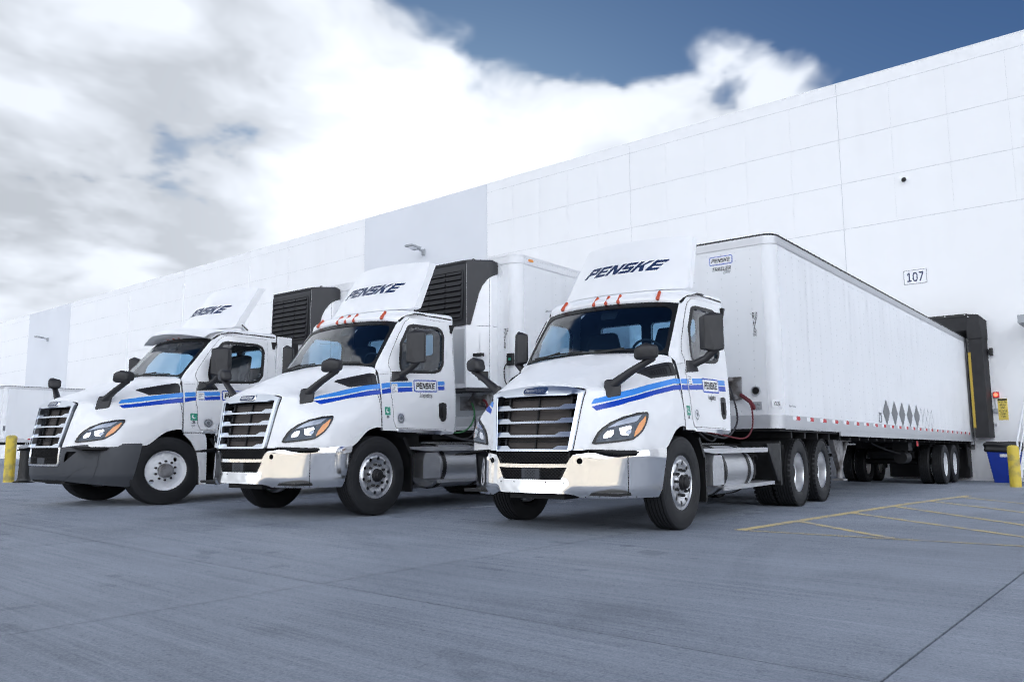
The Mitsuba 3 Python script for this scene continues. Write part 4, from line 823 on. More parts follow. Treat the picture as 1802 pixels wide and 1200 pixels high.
def trailer(length=16.15, reefer=False, detail=True, wheels=(12.07, 13.32), R=.18, rivets=True):
    K = Kit(); A = lambda n, m, mat, s=30, kind=None: K.add(n, sag(flat(m)), mat, s, kind=kind)
    q = np.linspace(0, math.pi/2, 9)
    corner = [( -R + R*math.sin(a), HW - R + R*math.cos(a)) for a in q[::-1]]    # (f, l) from nose round to the side
    def wallstrip(pts, z0, z1, off=0.0, nz=2):
        g = np.array([[(f, l, z) for f, l in pts] for z in np.linspace(z0, z1, nz)]); return grid_mesh(g)
    body0, body1 = (1.36, 3.965)
    A('front_wall', wallstrip([(0, -(HW - R)), (0, HW - R)], body0 - .2, 4.08), 'trailer_white')
    for s in (1, -1):
        cw = wallstrip(corner[::-1], body0 - .2, 4.08)
        A('corner_post', cw if s > 0 else mirror(cw), 'trailer_white', True)
    # side sheets
    npan = int(round((length - R - .05)/1.22))
    e = np.linspace(R, length - .05, npan + 1)
    for s in (1, -1):
        for i in range(npan if (s > 0) else 1):
            a0, a1 = (e[i], e[i + 1]) if s > 0 else (e[0], e[-1])
            m = cat(grid_mesh(np.array([[(-a0, s*HW, z), (-a1 - .02, s*(HW - .003), z)] for z in (1.15, 2.6, 4.08)])))
            A('side_panel', m, 'trailer_white', False)
    A('roof', cat(bx(-length, -.06, -HW + .03, HW - .03, 4.06, 4.10)), 'trailer_white', False)
    A('rear_frame', cat(bx(-length - .05, -length + .12, -HW - .002, HW + .002, 1.0, 1.16), bx(-length - .05, -length + .12, HW - .12, HW + .004, 1.16, 4.10), bx(-length - .05, -length + .12, -HW - .004, -HW + .12, 1.16, 4.10), bx(-length - .05, -length + .12, -HW, HW, 3.95, 4.11)), 'rail_silver', False)
    # rails
    path = [(.004, -(HW - R)), (.004, HW - R)] + [(f + .004*math.sin(a), l + .004*math.cos(a)) for (f, l), a in zip(corner, q[::-1])][1:] + [(-length, HW + .004)]
    path2 = [(-length, -HW - .004)] + [(f, -l) for f, l in [(f + .004*math.sin(a), l + .004*math.cos(a)) for (f, l), a in zip(corner, q[::-1])]][::-1]
    outline = path2[:-1] + path
    def band(z0, z1, off):
        P = [(-1.0*f, l) for f, l in outline]
        pts = np.array(outline); t = np.gradient(pts, axis=0); t /= np.linalg.norm(t, axis=1, keepdims=True) + 1e-9; n = np.stack([t[:, 1], -t[:, 0]], 1)
        n = np.where((n*[1, 0]).sum(1, keepdims=True)*0 + ((pts + n*.01 - [-length/2, 0])**2*[.02, 1]).sum(1, keepdims=True) < ((pts - [-length/2, 0])**2*[.02, 1]).sum(1, keepdims=True), -n, n)
        o = pts + n*off
        return grid_mesh(np.array([[(*a, z0) for a in pts], [(*a, z0) for a in o], [(*a, z1) for a in o], [(*a, z1) for a in pts]]))
    rail = 'rail_silver' if detail and not reefer else 'steel_white'
    A('top_rail', band(3.962, 4.085, .010), rail, 40)
    A('roof_edge', band(4.090, 4.114, .016), 'dark_unit' if not reefer else 'steel_white', 40)
    A('bottom_rail', cat(band(1.16, 1.362, .012), band(1.222, 1.234, .0155), band(1.278, 1.284, .0155)), 'rail_silver', 40)
    A('side_skirt_rail', cat(bx(-length, -2.85, HW - .02, HW + .008, 1.085, 1.162), bx(-length, -2.85, -HW - .008, -HW + .02, 1.085, 1.162)), 'rail_silver', False)
    A('floor_frame', cat(bx(-length, -.05, -1.25, 1.25, 1.12, 1.16), *[bx(-d - .06, -d, -1.22, 1.22, 1.02, 1.12) for d in np.arange(.6, length, .61)], bx(-2.8, -.1, -1.2, 1.2, 1.13, 1.17)), 'dark_frame', False)
    # tape
    d = .455; i = 0
    while d < length - .5:
        A('reflector_white', plate_y(sbox(-d - .155, 1.293, -d, 1.352), HW + .0185, .002), 'decal_white', False)
        A('reflector_red', plate_y(sbox(-d - .325, 1.293, -d - .157, 1.352), HW + .0185, .002), 'red_tape', False)
        d += .64; i += 1
    A('nose_tape', plate_x(sbox(-.9, 1.20, .9, 1.222), .017, .002), 'decal_white', False) if reefer else None
    if rivets:
        P = []
        oct_ = np.array([[0, .0055, 0], [.009, 0, 0], [0, 0, .009], [-.009, 0, 0], [0, 0, -.009]]); of = np.array([[0, 1, 2], [0, 2, 3], [0, 3, 4], [0, 4, 1]])
        vs, fs, n = [], [], 0
        for dd in np.arange(R + .03, length - .1, .305):
            for z in np.arange(1.42, 3.94, .102):
                vs.append(oct_ + [-dd, HW, z]); fs.append(of[:, ::-1] + n); n += 5
        for l in np.arange(-.95, 1.0, .235):
            for z in np.arange(1.42, 3.94, .13):
                vs.append(np.stack([oct_[:, 1], oct_[:, 0], oct_[:, 2]], 1) + [0, l, z]); fs.append(of + n); n += 5
        for dd in np.arange(R, length - .1, .076):
            for z in (1.185, 1.335, 3.985, 4.06):
                vs.append(oct_*1.1 + [-dd, HW + .0165, z]); fs.append(of[:, ::-1] + n); n += 5
        A('rivets', trimesh.Trimesh(np.vstack(vs), np.vstack(fs), process=False), 'galvanised', False, kind='stuff')
    # running gear
    A('bogie', cat(bx(-wheels[-1] - 1.3, -wheels[0] + 1.6, .42, .56, .88, 1.04), bx(-wheels[-1] - 1.3, -wheels[0] + 1.6, -.56, -.42, .88, 1.04), *[cyl([-w, -1.0, .53], [-w, 1.0, .53], .075, 12) for w in wheels], *[bx(-w - .5, -w + .5, s*.5 - .08, s*.5 + .08, .62, .80) for w in wheels for s in (1, -1)], cyl([-wheels[0] + .9, -.3, .75], [-wheels[0] + .9, .5, .75], .14, 14)), 'dark_frame', False)
    for w in wheels:
        for s in (1, -1):
            add_wheel(K, -w, s*1.12, R_T - .0, 'trailer_white', s, rng.uniform(0, 360)); add_wheel(K, -w, s*.80, R_T, 'trailer_white', s, 0, True)
    for s in (1, -1):
        A('landing_gear', cat(hull([(-3.40,s*.88,1.12),(-3.40,s*.98,1.12),(-4.05,s*.88,1.12),(-4.05,s*.98,1.12),(-3.80,s*.90,.50),(-3.80,s*.98,.50),(-3.98,s*.90,.50),(-3.98,s*.98,.50)]), chain([(-4.0, s*.93, .60), (-4.45, s*.93, 1.05)], .045), bx(-4.6, -4.0, s*.93 - .05, s*.93 + .05, 1.0, 1.12), cyl([-3.90, s*.93, .55], [-3.90, s*.93, .32], .055, 12), bx(-4.02, -3.78, s*.93 - .10, s*.93 + .10, .28, .31)), 'rusty_metal', 20)
        A('mud_flap', bx(-wheels[-1] - .66, -wheels[-1] - .64, s*1.25, s*.66, .32, 1.05), 'gasket', False)
    A('landing_gear_brace', cat(cyl([-3.9, -.9, .75], [-3.9, .9, .75], .03, 8), cyl([-4.3, -.9, .95], [-4.3, .9, .95], .03, 8)), 'dark_frame', 30)
    A('rear_guard', cat(bx(-length, -length + .1, -1.1, 1.1, .56, .66), bx(-length, -length + .08, .5, .58, .6, 1.1), bx(-length, -length + .08, -.58, -.5, .6, 1.1)), 'dark_frame', False)
    A('air_tank', cat(cyl([-9.75, .78, .66], [-9.25, .78, .66], .15, 16), bx(-9.6, -9.2, .62, .98, .82, 1.05), tube([(-9.2, .8, .75), (-8.3, .7, .85), (-7.4, .6, 1.0)], .02, 6, 12), tube([(-9.9, .7, .6), (-10.6, .65, .7), (-11.2, .6, .8)], .02, 6, 12)), 'dark_frame', 30)
    return K

KR = trailer(16.15)
def a_(n, m, mat, s=False): KR.add(n, sag(flat(m)), mat, s)
# nose decals of the van trailer
lp = sbox(.266, 3.735, .652, 3.870).buffer(-.025).buffer(.025)
a_('nose_plate__border', plate_x(lp, .001, .003), 'blue_dark'); a_('nose_plate__field', plate_x(lp.buffer(-.013), .0045, .001), 'decal_white')
a_('nose_plate__lettering', plate_x(affinity.translate(block('PENSKE', .062, .32, .3), .299, 3.772), .0056, .001), 'black_ink')
txt_x('TRAILER', .056, .310, 3.640, .002, 'black_ink', KR, 'trailer_lettering', w=.315)
txt_x('Elite', .046, .49, 3.585, .002, 'grey_ink', KR, 'script_lettering', w=.125, bold=False, shear=.5)
for i, (t_, l_, h_) in enumerate((("13'", .905, .055), ('6"', .93, .055), ('H', .94, .05), ('I', .945, .05), ('G', .94, .05), ('H', .94, .05))):
    txt_x(t_, h_, l_, 2.862 - i*.062 - (.0 if i else 0), .002, 'black_ink', KR, 'height_lettering', shear=0, mirrored=True)
a_('vent', [plate_x(Point(.938, 1.725).buffer(.072), .001, .012), plate_x(Point(.938, 1.725).buffer(.074).difference(Point(.938, 1.725).buffer(.056)), .001, .022)], 'galvanised', 20)
a_('vent__core', plate_x(Point(.938, 1.725).buffer(.055), .0135, .001), 'black_void')
a_('data_plate', plate_x(sbox(.866, 1.435, 1.018, 1.560), .001, .006), 'galvanised')
a_('data_plate__print', [plate_x(sbox(.88, z, 1.0 - .03*(i % 3), z + .009), .0075, .001) for i, z in enumerate(np.arange(1.45, 1.55, .019))], 'grey_ink')
# corner number plate, standing on the rounded corner
ca = math.radians(50); cx_, cl_ = -.18 + .18*math.sin(ca), HW - .18 + .18*math.cos(ca)
def corner_plate(poly, off, t=.002):
    m = ext2(poly, t, .5); v = m.vertices; n = np.array([math.sin(ca), math.cos(ca)]); tt = np.array([-math.cos(ca), math.sin(ca)])
    return trimesh.Trimesh(np.stack([cx_ + tt[0]*v[:, 0] + n[0]*(v[:, 2] + off), cl_ + tt[1]*v[:, 0] + n[1]*(v[:, 2] + off), v[:, 1]], 1), m.faces, process=False)
a_('corner_number', corner_plate(sbox(-.075, 1.47, .075, 1.575), .004), 'decal_white')
tm = text('03', .058, 0, w=.085); v = tm.vertices; n_ = np.array([math.sin(ca), math.cos(ca)]); tt = np.array([-math.cos(ca), math.sin(ca)])
a_('corner_number__lettering', trimesh.Trimesh(np.stack([cx_ + tt[0]*(v[:, 0] - .042) + n_[0]*(v[:, 2] + .007), cl_ + tt[1]*(v[:, 0] - .042) + n_[1]*(v[:, 2] + .007), v[:, 1] + 1.494], 1), tm.faces, process=False), 'black_ink')
a_('side_code', [plate_y(sbox(-.40 - i*.05, 1.49, -.372 - i*.05, 1.517 - .006*(i % 2)), HW + .001, .001) for i in range(6) if i != 3], 'grey_ink')
a_('small_bracket', [plate_y(sbox(-.03, 1.43, -.02, 1.51), HW + .001, .002), plate_y(sbox(.0, 1.43, .035, 1.44), HW + .001, .002)], 'grey_ink')
# placard holders low on the side, scratched bare patch, slot
for i, d in enumerate((6.06, 6.74, 7.40, 8.10, 8.80)):
    dm = Polygon([(-d - .26, 1.606), (-d, 1.36), (-d + .26, 1.606), (-d, 1.855)])
    a_('placard_holder', [plate_y(dm, HW + .001, .006), plate_y(dm.buffer(-.0).difference(dm.buffer(-.02)), HW + .007, .004), plate_y(sbox(-d - .03, 1.50, -d + .03, 1.72), HW + .007, .003)], 'placard_grey')
for i, d in enumerate((9.25, 9.62, 10.02, 10.42)):
    dm = Polygon([(-d - .19, 1.58), (-d, 1.345), (-d + .19, 1.58), (-d, 1.81)]); a_('placard_mark', plate_y(dm.difference(dm.buffer(-.010)).difference(sbox(-d - .05, 1.3 + .1*i, -d + .25, 1.5)), HW + .001, .0015), 'grey_ink')
a_('card_slot', [plate_y(sbox(-5.65, 1.385, -5.47, 1.585).difference(sbox(-5.625, 1.40, -5.495, 1.54)), HW + .001, .008)], 'grey_ink')
a_('warning_tag', bx(-9.18, -9.02, 1.20, 1.21, .93, 1.05), 'red_tape')
# air and electric lines between cab and nose
a_('gladhand_panel', [bx(0, .03, -.35, .72, 1.60, 1.95), chain([(.03, .52, 1.86), (.10, .58, 1.90)], .05), chain([(.03, .60, 1.66), (.10, .66, 1.62)], .04), chain([(.03, .2, 1.75), (.12, .24, 1.72)], .045), bx(.03, .10, .44, .52, 1.62, 1.72)], 'rusty_metal', 20)
tR_tr = thing('van_trailer', 'long white van trailer with red and white tape behind the rightmost tractor', 'trailer')
MR = pose(-4.6472 - 1.295, 11.5643, .03233, 0)
def place_tr(K, key, M, wz=None):
    K.place(key, M)
# wheels of the trailers stand lower than the nose: the court falls towards the dock
def drop_wheels(K, z):
    K.items = [(k, d, (ST().translate([0, 0, z]) @ T if k.startswith('wheel') and T is not None else T), kd) for k, d, T, kd in K.items]
drop_wheels(KR, -.158); KR.place(tR_tr, MR)
# hoses of the right-hand rig hang in the gap: they belong to the tractor
hz = Kit()
hz.add('air_hose', tube([(-3.35,.68,1.62),(-3.20,.86,1.50),(-3.05,.93,1.22),(-2.80,.90,1.02),(-2.45,.75,1.05),(-2.1,.45,1.15),(-1.75,.35,1.35)], .011, 8, 40), 'red_hose', 40)
hz.add('air_hose', chain([(-3.38,.66,1.66),(-3.28,.82,1.56),(-3.22,.90,1.46)], .030), 'red_hose', 40)
hz.add('air_hose', tube([(-3.35,.50,1.80),(-3.0,.70,1.20),(-2.6,.62,1.02),(-2.0,.5,1.15),(-1.75,.4,1.4)], .014, 8, 40), 'dark_hose', 40)
hz.add('air_hose', tube([(-3.35,.24,1.72),(-2.9,.45,1.10),(-2.5,.45,1.0),(-1.8,.3,1.45)], .013, 8, 40), 'dark_hose', 40)
hz.add('rear_board', cat(*[trimesh.Trimesh(*(lambda m: (np.stack([m.vertices[:, 0]*.25 - 2.25 + m.vertices[:, 2], m.vertices[:, 0] + .30, m.vertices[:, 1] + 2.15], 1), m.faces))(ext2(Polygon([(.25, 0), (.47, .23), (.25, .45), (.03, .23)]), .02, .5)))]), 'galvanised', 20)
hz.place(tR, POSE[tR])

# refrigerated trailers of the middle and left bays
def reefer_unit(K):
    A = lambda n, m, mat, s=25: K.add(n, sag(flat(m)), mat, s)
    # half plan of the unit: nose wall at l=.86, bevel, front at l=.60
    def shell(z0, z1, w0, w1, f1, ztop=None):
        p = [(0.0, -w0), (0.0, w0), (f1*.45, w0), (f1, w1), (f1, -w1), (f1*.45, -w0)]
        return hull([(f, l, z) for f, l in p for z in (z0, z1)], .02)
    plan = [(.01, .86), (.16, .86), (.50, .60)]
    A('cooling_unit__body', [hull([(f, s*l, z) for f, l in plan for s in (1, -1) for z in (1.86, 3.95)], .012)], 'white_paint')
    A('cooling_unit__skirt', [hull([(f*.96, s*l*.96, z) for f, l in plan for s in (1, -1) for z in (1.80, 1.86)])], 'dark_unit')
    S_ = np.r_[0, np.cumsum(np.hypot(*np.diff(np.array(plan), axis=0).T))]
    def bevel(poly, t=.014):
        m = ext2(poly, t, .06); v = m.vertices; f = np.interp(v[:, 0], S_, [p[0] for p in plan]); l = np.interp(v[:, 0], S_, [p[1] for p in plan])
        n = np.where((v[:, 0] > S_[1])[:, None], [.607, .795], [0., 1.]); return trimesh.Trimesh(np.stack([f + n[:, 0]*(v[:, 2] + .012), l + n[:, 1]*(v[:, 2] + .012), v[:, 1]], 1), m.faces, process=False)
    E_ = S_[-1]
    side = Polygon([(0, 4.0), (E_, 4.0), (E_, 2.90), (E_ - .07, 2.90), (E_ - .15, 3.20), (E_ - .22, 3.46), (E_ - .27, 3.57), (E_ - .36, 3.69), (E_ - .46, 3.76), (0, 3.80)]).buffer(0)
    A('cooling_unit__cowl', [bevel(side)], 'dark_unit'); A('cooling_unit__cowl', [mirror(bevel(side))], 'dark_unit')
    A('cooling_unit__cowl', [hull([(.49,-.60,3.99),(.49,.60,3.99),(.535,-.60,3.90),(.535,.60,3.90),(.535,-.60,2.90),(.535,.60,2.90),(.49,-.60,2.90),(.49,.60,2.90)], .006)], 'dark_unit')
    A('cooling_unit__top_cap', [hull([(f, s*l, z) for f, l in [(.01, .87), (.17, .87), (.52, .61)] for s in (1, -1) for z in (3.97, 4.0)] + [(.05, s*.8, 4.05) for s in (1, -1)] + [(.3, s*.55, 4.05) for s in (1, -1)], .006)], 'dark_unit')
    A('cooling_unit__door_seam', [mirror(bevel(sbox(.175, 1.9, .183, 3.70), .002)), bevel(sbox(.175, 1.9, .183, 3.70), .002), bevel(sbox(.0, 2.885, .4, 2.893), .002)], 'grey_ink')
    fr = Polygon([(-.56,2.98),(.56,2.98),(.585,3.30),(.585,3.80),(.54,3.86),(-.54,3.86),(-.585,3.80),(-.585,3.30)])
    m = ext2(fr.buffer(-.01).difference(fr.buffer(-.035)), .018, .3); v = m.vertices; A('cooling_unit__grille_frame', trimesh.Trimesh(np.stack([.562 - (v[:, 1] - 2.92)*.022 + v[:, 2], v[:, 0], v[:, 1]], 1), m.faces, process=False), 'dark_unit')
    for z in np.arange(3.02, 3.84, .092):
        for x0, x1 in ((-.54, -.20), (-.18, .18), (.20, .54)):
            A('cooling_unit__louvre', hull([(.560 - (z - 2.92)*.022, x0, z), (.560 - (z - 2.92)*.022, x1, z), (.60 - (z - 2.92)*.022, x0, z + .012), (.60 - (z - 2.92)*.022, x1, z + .012), (.562 - (z - 2.92)*.022, x0, z + .062), (.562 - (z - 2.92)*.022, x1, z + .062), (.585 - (z - 2.92)*.022, x0, z + .055), (.585 - (z - 2.92)*.022, x1, z + .055)]), 'dark_louvre')
    A('cooling_unit__coil_cover', [bx(.50, .515, -.50, .58, 1.92, 2.84), *[bx(.515, .52, x, x + .02, 1.92, 2.84) for x in (-.5, .02, .55)]], 'aluminium_rough')
    A('cooling_unit__display', [bx(.345, .42, .66, .86, 2.37, 2.42)], 'gasket')
    A('cooling_unit__side_vent', [hull([(.36,.745,1.98),(.36,.745,2.12),(.24,.862,1.98),(.24,.862,2.12),(.33,.74,1.98),(.22,.84,2.12)])], 'gasket')
    A('cooling_unit__side_door', [hull([(.345,.772,2.40),(.345,.772,2.78),(.25,.852,2.40),(.25,.852,2.78),(.335,.76,2.40),(.24,.84,2.78)])], 'white_paint')
    for y in (.45, -.4): A('lifting_eye', tube([(.15 , y - .04, 4.03), (.15, y - .035, 4.09), (.15, y, 4.11), (.15, y + .035, 4.09), (.15, y + .04, 4.03)], .009, 6, 16), 'gasket')
    A('nose_lower_band', [plate_x(sbox(-.98, 1.40, .98, 1.82), .002, .01), bx(0, .05, -1.0, 1.0, 1.80, 1.86)], 'galvanised')
    A('gladhand_panel', [bx(0, .04, .05, .75, 1.50, 1.74), chain([(.04, .3, 1.66), (.12, .34, 1.62)], .045), chain([(.04, .55, 1.64), (.12, .58, 1.60)], .045), bx(.0, .1, .62, .72, 1.55, 1.75), chain([(.03, .35, 1.78), (.1, .35, 1.60)], .02)], 'rusty_metal')
KM = trailer(16.15, reefer=True); reefer_unit(KM)
KM.add('tracker_box', sag(rbox(.0, .06, 1.10, 1.23, 2.22, 2.42, .012)), 'gasket', 30); KM.add('tracker_box__light', sag(bx(.06, .064, 1.15, 1.20, 2.30, 2.34)), 'decal_green', False)
KM.add('tracker_box__cable', sag(tube([(.02,1.08,2.26),(.04,1.04,2.15),(.04,1.05,2.0),(.02,1.08,1.9)], .01, 6, 14)), 'gasket', 30)
KM.add('marker_lamp', sag(bx(-.42, -.30, HW + .008, HW + .03, 4.02, 4.06)), 'amber', False)
for i, (t_, h_) in enumerate((("13'", .05), ('6"', .05), ('H', .045), ('I', .045), ('G', .045), ('H', .045))):
    txt_x(t_, h_, 1.01, 2.80 - i*.058, .004, 'black_ink', KM, 'height_lettering', shear=0, mirrored=True)
drop_wheels(KM, -.14)
tM_tr = thing('refrigerated_trailer', 'white refrigerated trailer with black cooling unit between the middle and right tractors', 'trailer')
KM.place(tM_tr, pose(-9.77, 10.10, .035, 0.03))
hm = Kit()
hm.add('air_hose', tube([(-2.95,.35,1.60),(-2.7,.60,1.35),(-2.4,.70,1.15),(-2.1,.62,1.10),(-1.7,.5,1.25)], .014, 8, 40), 'green_hose', 40)
hm.add('air_hose', tube([(-2.95,.55,1.60),(-2.8,.95,1.25),(-2.55,1.0,1.02),(-2.2,.85,.98),(-1.75,.6,1.12)], .016, 8, 40), 'dark_hose', 40)
hm.add('air_hose', tube([(-2.95,.60,1.64),(-2.9,.72,1.55),(-2.8,.8,1.35),(-2.75,.75,1.2)], .02, 8, 30), 'red_hose', 40)
hm.add('air_hose', tube([(-2.95,.32,1.70),(-2.85,.5,1.2),(-2.5,.55,1.0),(-1.8,.4,1.3)], .014, 8, 40), 'dark_hose', 40)
hm.place(tM, POSE[tM])
KL = trailer(16.15, reefer=True, rivets=False); reefer_unit(KL); drop_wheels(KL, -.12)
tL_tr = thing('refrigerated_trailer', 'refrigerated trailer with black louvred cooling unit showing above the leftmost tractor', 'trailer')
KL.place(tL_tr, pose(-13.70, 9.80, .035, .03))
KF = trailer(12.9, reefer=False, rivets=False, wheels=(10.2, 11.45))
KF.add('side_notice', plate_y(sbox(-.16, 1.74, -.05, 2.0), HW + .001, .002), 'grey_ink', False)
tF = thing('van_trailer', 'distant white van trailer behind the yellow and black bollards at the left edge', 'trailer')
KF.place(tF, pose(-49.0, 14.9, 0, .04))

# ------------------------------------------------------------------ setting: the truck court
def gz(x, y):
    return np.interp(y, [-1e4, 8, 13.7, 24.2, 28.2, 1e5], [0, 0, -.03, -.163, -.235, -.235]) + .010*np.clip(-5.5 - np.asarray(x, float), 0, 5)
def sheet(x0, x1, y0, y1, dz, nx=6, ny=8, skirt=0.0):
    X, Y = np.meshgrid(np.linspace(x0, x1, nx), np.linspace(y0, y1, ny)); g = np.stack([X, Y, gz(X, Y) + dz], -1); m = grid_mesh(g)
    if skirt:
        ring = np.vstack([g[0, :-1], g[:-1, -1], g[-1, :0:-1], g[:0:-1, 0]]); ring = np.vstack([ring, ring[:1]]); m = cat(m, grid_mesh(np.stack([ring - [0, 0, skirt], ring])))
    return m
labels['ground'] = {'label': 'worn grey blue concrete truck court in front of the warehouse', 'category': 'pavement', 'kind': 'structure'}
xe = -1.05 + 3.67*np.arange(-16, 7); ye = [-23.5, -14.5, -5.5, 3.5, 12.5, 21.5, 27.96]
for i in range(len(xe) - 1):
    for j in range(len(ye) - 1):
        put('ground__slab', sheet(xe[i] + .0065, xe[i + 1] - .0065, ye[j] + .0065, ye[j + 1] - .0065, 0, 5, 11, .03), 'concrete', False)
gx = np.array([-900, -300, xe[0], -30, -10.5, -5.5, 10, xe[-1], 60, 500]); gy = np.array([-900, -200, -60, -23.5, 0, 8, 13.7, 24.2, 28.2, 60, 700.])
X, Y = np.meshgrid(gx, gy); base_g = np.stack([X, Y, gz(X, Y) - .022], -1)
put('ground__base', grid_mesh(base_g), 'ground_under', False)
put('ground__outer_paving', cat(sheet(-400, xe[0] - .005, -60, 27.9, 0, 30, 20), sheet(xe[-1] + .005, 120, -60, 27.9, 0, 12, 20), sheet(xe[0], xe[-1], -60, -23.51, 0, 10, 6)), 'concrete', False)
put('ground__far_lot', grid_mesh(np.stack([*np.meshgrid(np.linspace(-600, 400, 4), np.linspace(-700, -60.01, 4)), np.full((4, 4), .0)], -1)), 'far_lot', False)
def stripe(a, b, w, name, mat):
    a, b = np.array(a, float), np.array(b, float); n = max(2, int(np.linalg.norm(b - a)/.5)); t = np.linspace(0, 1, n)[:, None]; P = a + (b - a)*t
    d = (b - a)/np.linalg.norm(b - a); nn = np.array([-d[1], d[0]])*w/2
    g = np.stack([np.column_stack([P - nn, gz(*(P - nn).T) + .004]), np.column_stack([P + nn, gz(*(P + nn).T) + .004])]); m = grid_mesh(g)
    if m.face_normals[0][2] < 0: m.invert()
    put(name, m, mat, False)
for a, b, w in (((-3.92, 8.46), (-3.42, 17.5), .125), ((-3.94, 8.47), (-1.0, 8.79), .055), ((-3.87, 9.98), (-2.42, 8.70), .10), ((-3.80, 11.70), (-1.0, 9.30), .10), ((-3.71, 13.40), (-.6, 9.95), .10), ((-3.55, 15.10), (.0, 10.9), .10), ((-3.45, 16.9), (.2, 12.4), .10)):
    stripe(a, b, w, 'ground__yellow_marking', 'floor_yellow')
for a, b in (((-8.35, 8.3), (-7.70, 12.2)), ((-12.0, 6.6), (-11.5, 12.0))):
    stripe(a, b, .09, 'ground__white_marking', 'floor_white')

# ------------------------------------------------------------------ warehouse
YW = 27.96
wh = thing('warehouse', 'long white concrete panel warehouse with dock number sign and pale grey blue bays', 'warehouse')
edges = [17.0, 8.4, -.13, -8.65, -17.17, -25.23, -34.40, -41.65, -46.0, -54.5, -63.1, -74.5, -84.2, -92.7, -101.2, -109.7, -118.2, -126.7]
rows = [8.21, 9.82, 11.42, 13.03]
TOP = 13.46
put(f'{wh}__core', bx(-130, 40, YW + .012, 95, -.6, TOP - .05), 'joint_grey', False)
for a, b in zip(edges[:-1], edges[1:]):
    w = a - b; g = .012
    grey_bay = (a, b) in ((-25.23, -34.40), (-74.5, -84.2))
    if grey_bay:
        put(f'{wh}__grey_panel', bx(b + g, a - g, YW - .004, YW + .03, -.4, TOP), 'wall_grey', False); continue
    put(f'{wh}__lower_panel', bx(b + g, a - g, YW, YW + .03, -.4, rows[0] - .010), 'wall_white', False)
    put(f'{wh}__parapet_panel', bx(b + g, a - g, YW, YW + .03, rows[-1] + .008, TOP), 'wall_white', False)
    nc = max(2, int(round(w/1.7)))
    if b < -93: nc = 1
    xs = np.linspace(b + g - .004, a - g + .004, nc + 1)
    for z0, z1 in zip(rows[:-1], rows[1:]):
        for x0, x1 in zip(xs[:-1], xs[1:]):
            put(f'{wh}__wall_panel', bx(x0 + .0025, x1 - .0025, YW, YW + .03, z0 + .009, z1 - .009), 'wall_white', False)
put(f'{wh}__coping', bx(-130, 40, YW - .01, YW + .3, TOP, TOP + .035), 'wall_white', False)
for x in (-46.0, -54.5, -63.1):
    put(f'{wh}__downpipe', cat(cyl([x, YW - .05, 12.3], [x, YW - .05, 1.0], .05, 10), bx(x - .1, x + .1, YW - .13, YW, 12.25, 12.45)), 'wall_white', 30)
# dock shelter of the right bay
ds = thing('dock_shelter', 'black fabric dock shelter around the rear of the long van trailer', 'dock shelter')
for s, xa in ((1, -4.63), (-1, -8.27)):
    pad = hull([(xa, YW - .01, 1.06), (xa - s*.05, YW - .55, 1.06), (xa - s*.40, YW - .62, 1.06), (xa - s*.46, YW - .01, 1.06), (xa, YW - .01, 4.1), (xa - s*.05, YW - .55, 4.1), (xa - s*.40, YW - .62, 4.1), (xa - s*.46, YW - .01, 4.1)])
    put(f'{ds}__side_pad', pad, 'dock_black', 20)
    hood_ = hull([(xa + s*.02, YW - .01, 4.02), (xa - s*.04, YW - .60, 4.04), (xa - s*.42, YW - .66, 4.03), (xa - s*.48, YW - .01, 4.02), (xa + s*.02, YW - .01, 4.62), (xa - s*.10, YW - .55, 4.76), (xa - s*.41, YW - .62, 4.80), (xa - s*.46, YW - .01, 4.84)])
    put(f'{ds}__corner_cover', hood_, 'dock_black', 15)
    put(f'{ds}__guide_stripe', bx(xa - s*.43, xa - s*.36, YW - .640, YW - .615, 1.35, 3.62), 'guide_yellow', False)
put(f'{ds}__head_curtain', hull([(-8.3, YW - .62, 4.30), (-5.02, YW - .62, 4.30), (-8.3, YW - .66, 4.74), (-5.02, YW - .66, 4.74), (-8.3, YW, 4.86), (-5.02, YW, 4.86), (-8.3, YW, 4.12), (-5.02, YW, 4.12)]), 'dock_black', 15)
put(f'{ds}__head_bar', cat(bx(-8.32, -5.0, YW - .69, YW - .655, 4.72, 4.80)), 'gasket', False)
put(f'{ds}__bolts', cat(*[trimesh.creation.icosphere(subdivisions=1, radius=.018).apply_translation([x, YW - .69, 4.76]) for x in (-5.06, -5.6, -6.3, -7.2)], trimesh.creation.icosphere(subdivisions=1, radius=.02).apply_translation([-4.98, YW - .66, 4.70])), 'decal_white', 30)
db = thing('dock_bumper', 'black rubber dock bumper under the dock shelter beside the bin', 'dock bumper')
put(f'{db}__block', cat(bx(-5.55, -5.22, YW - .38, YW, .78, 1.16)), 'gasket', False); put(f'{db}__plate', bx(-5.60, -5.18, YW - .02, YW - .001, .70, 1.22), 'rusty_metal', False)
dk = thing('dock_leveller', 'dark steel dock leveller frame below the trailer doors', 'dock leveller')
put(f'{dk}__frame', cat(bx(-7.6, -5.36, YW - .25, YW, -.15, .75), bx(-5.42, -5.30, YW - .35, YW, -.12, .92), bx(-5.34, -5.30, YW - .5, YW - .3, .2, .9)), 'dark_frame', False)
put(f'{dk}__lip', bx(-7.5, -5.5, YW - .3, YW - .02, .75, 1.0), 'rusty_metal', False)

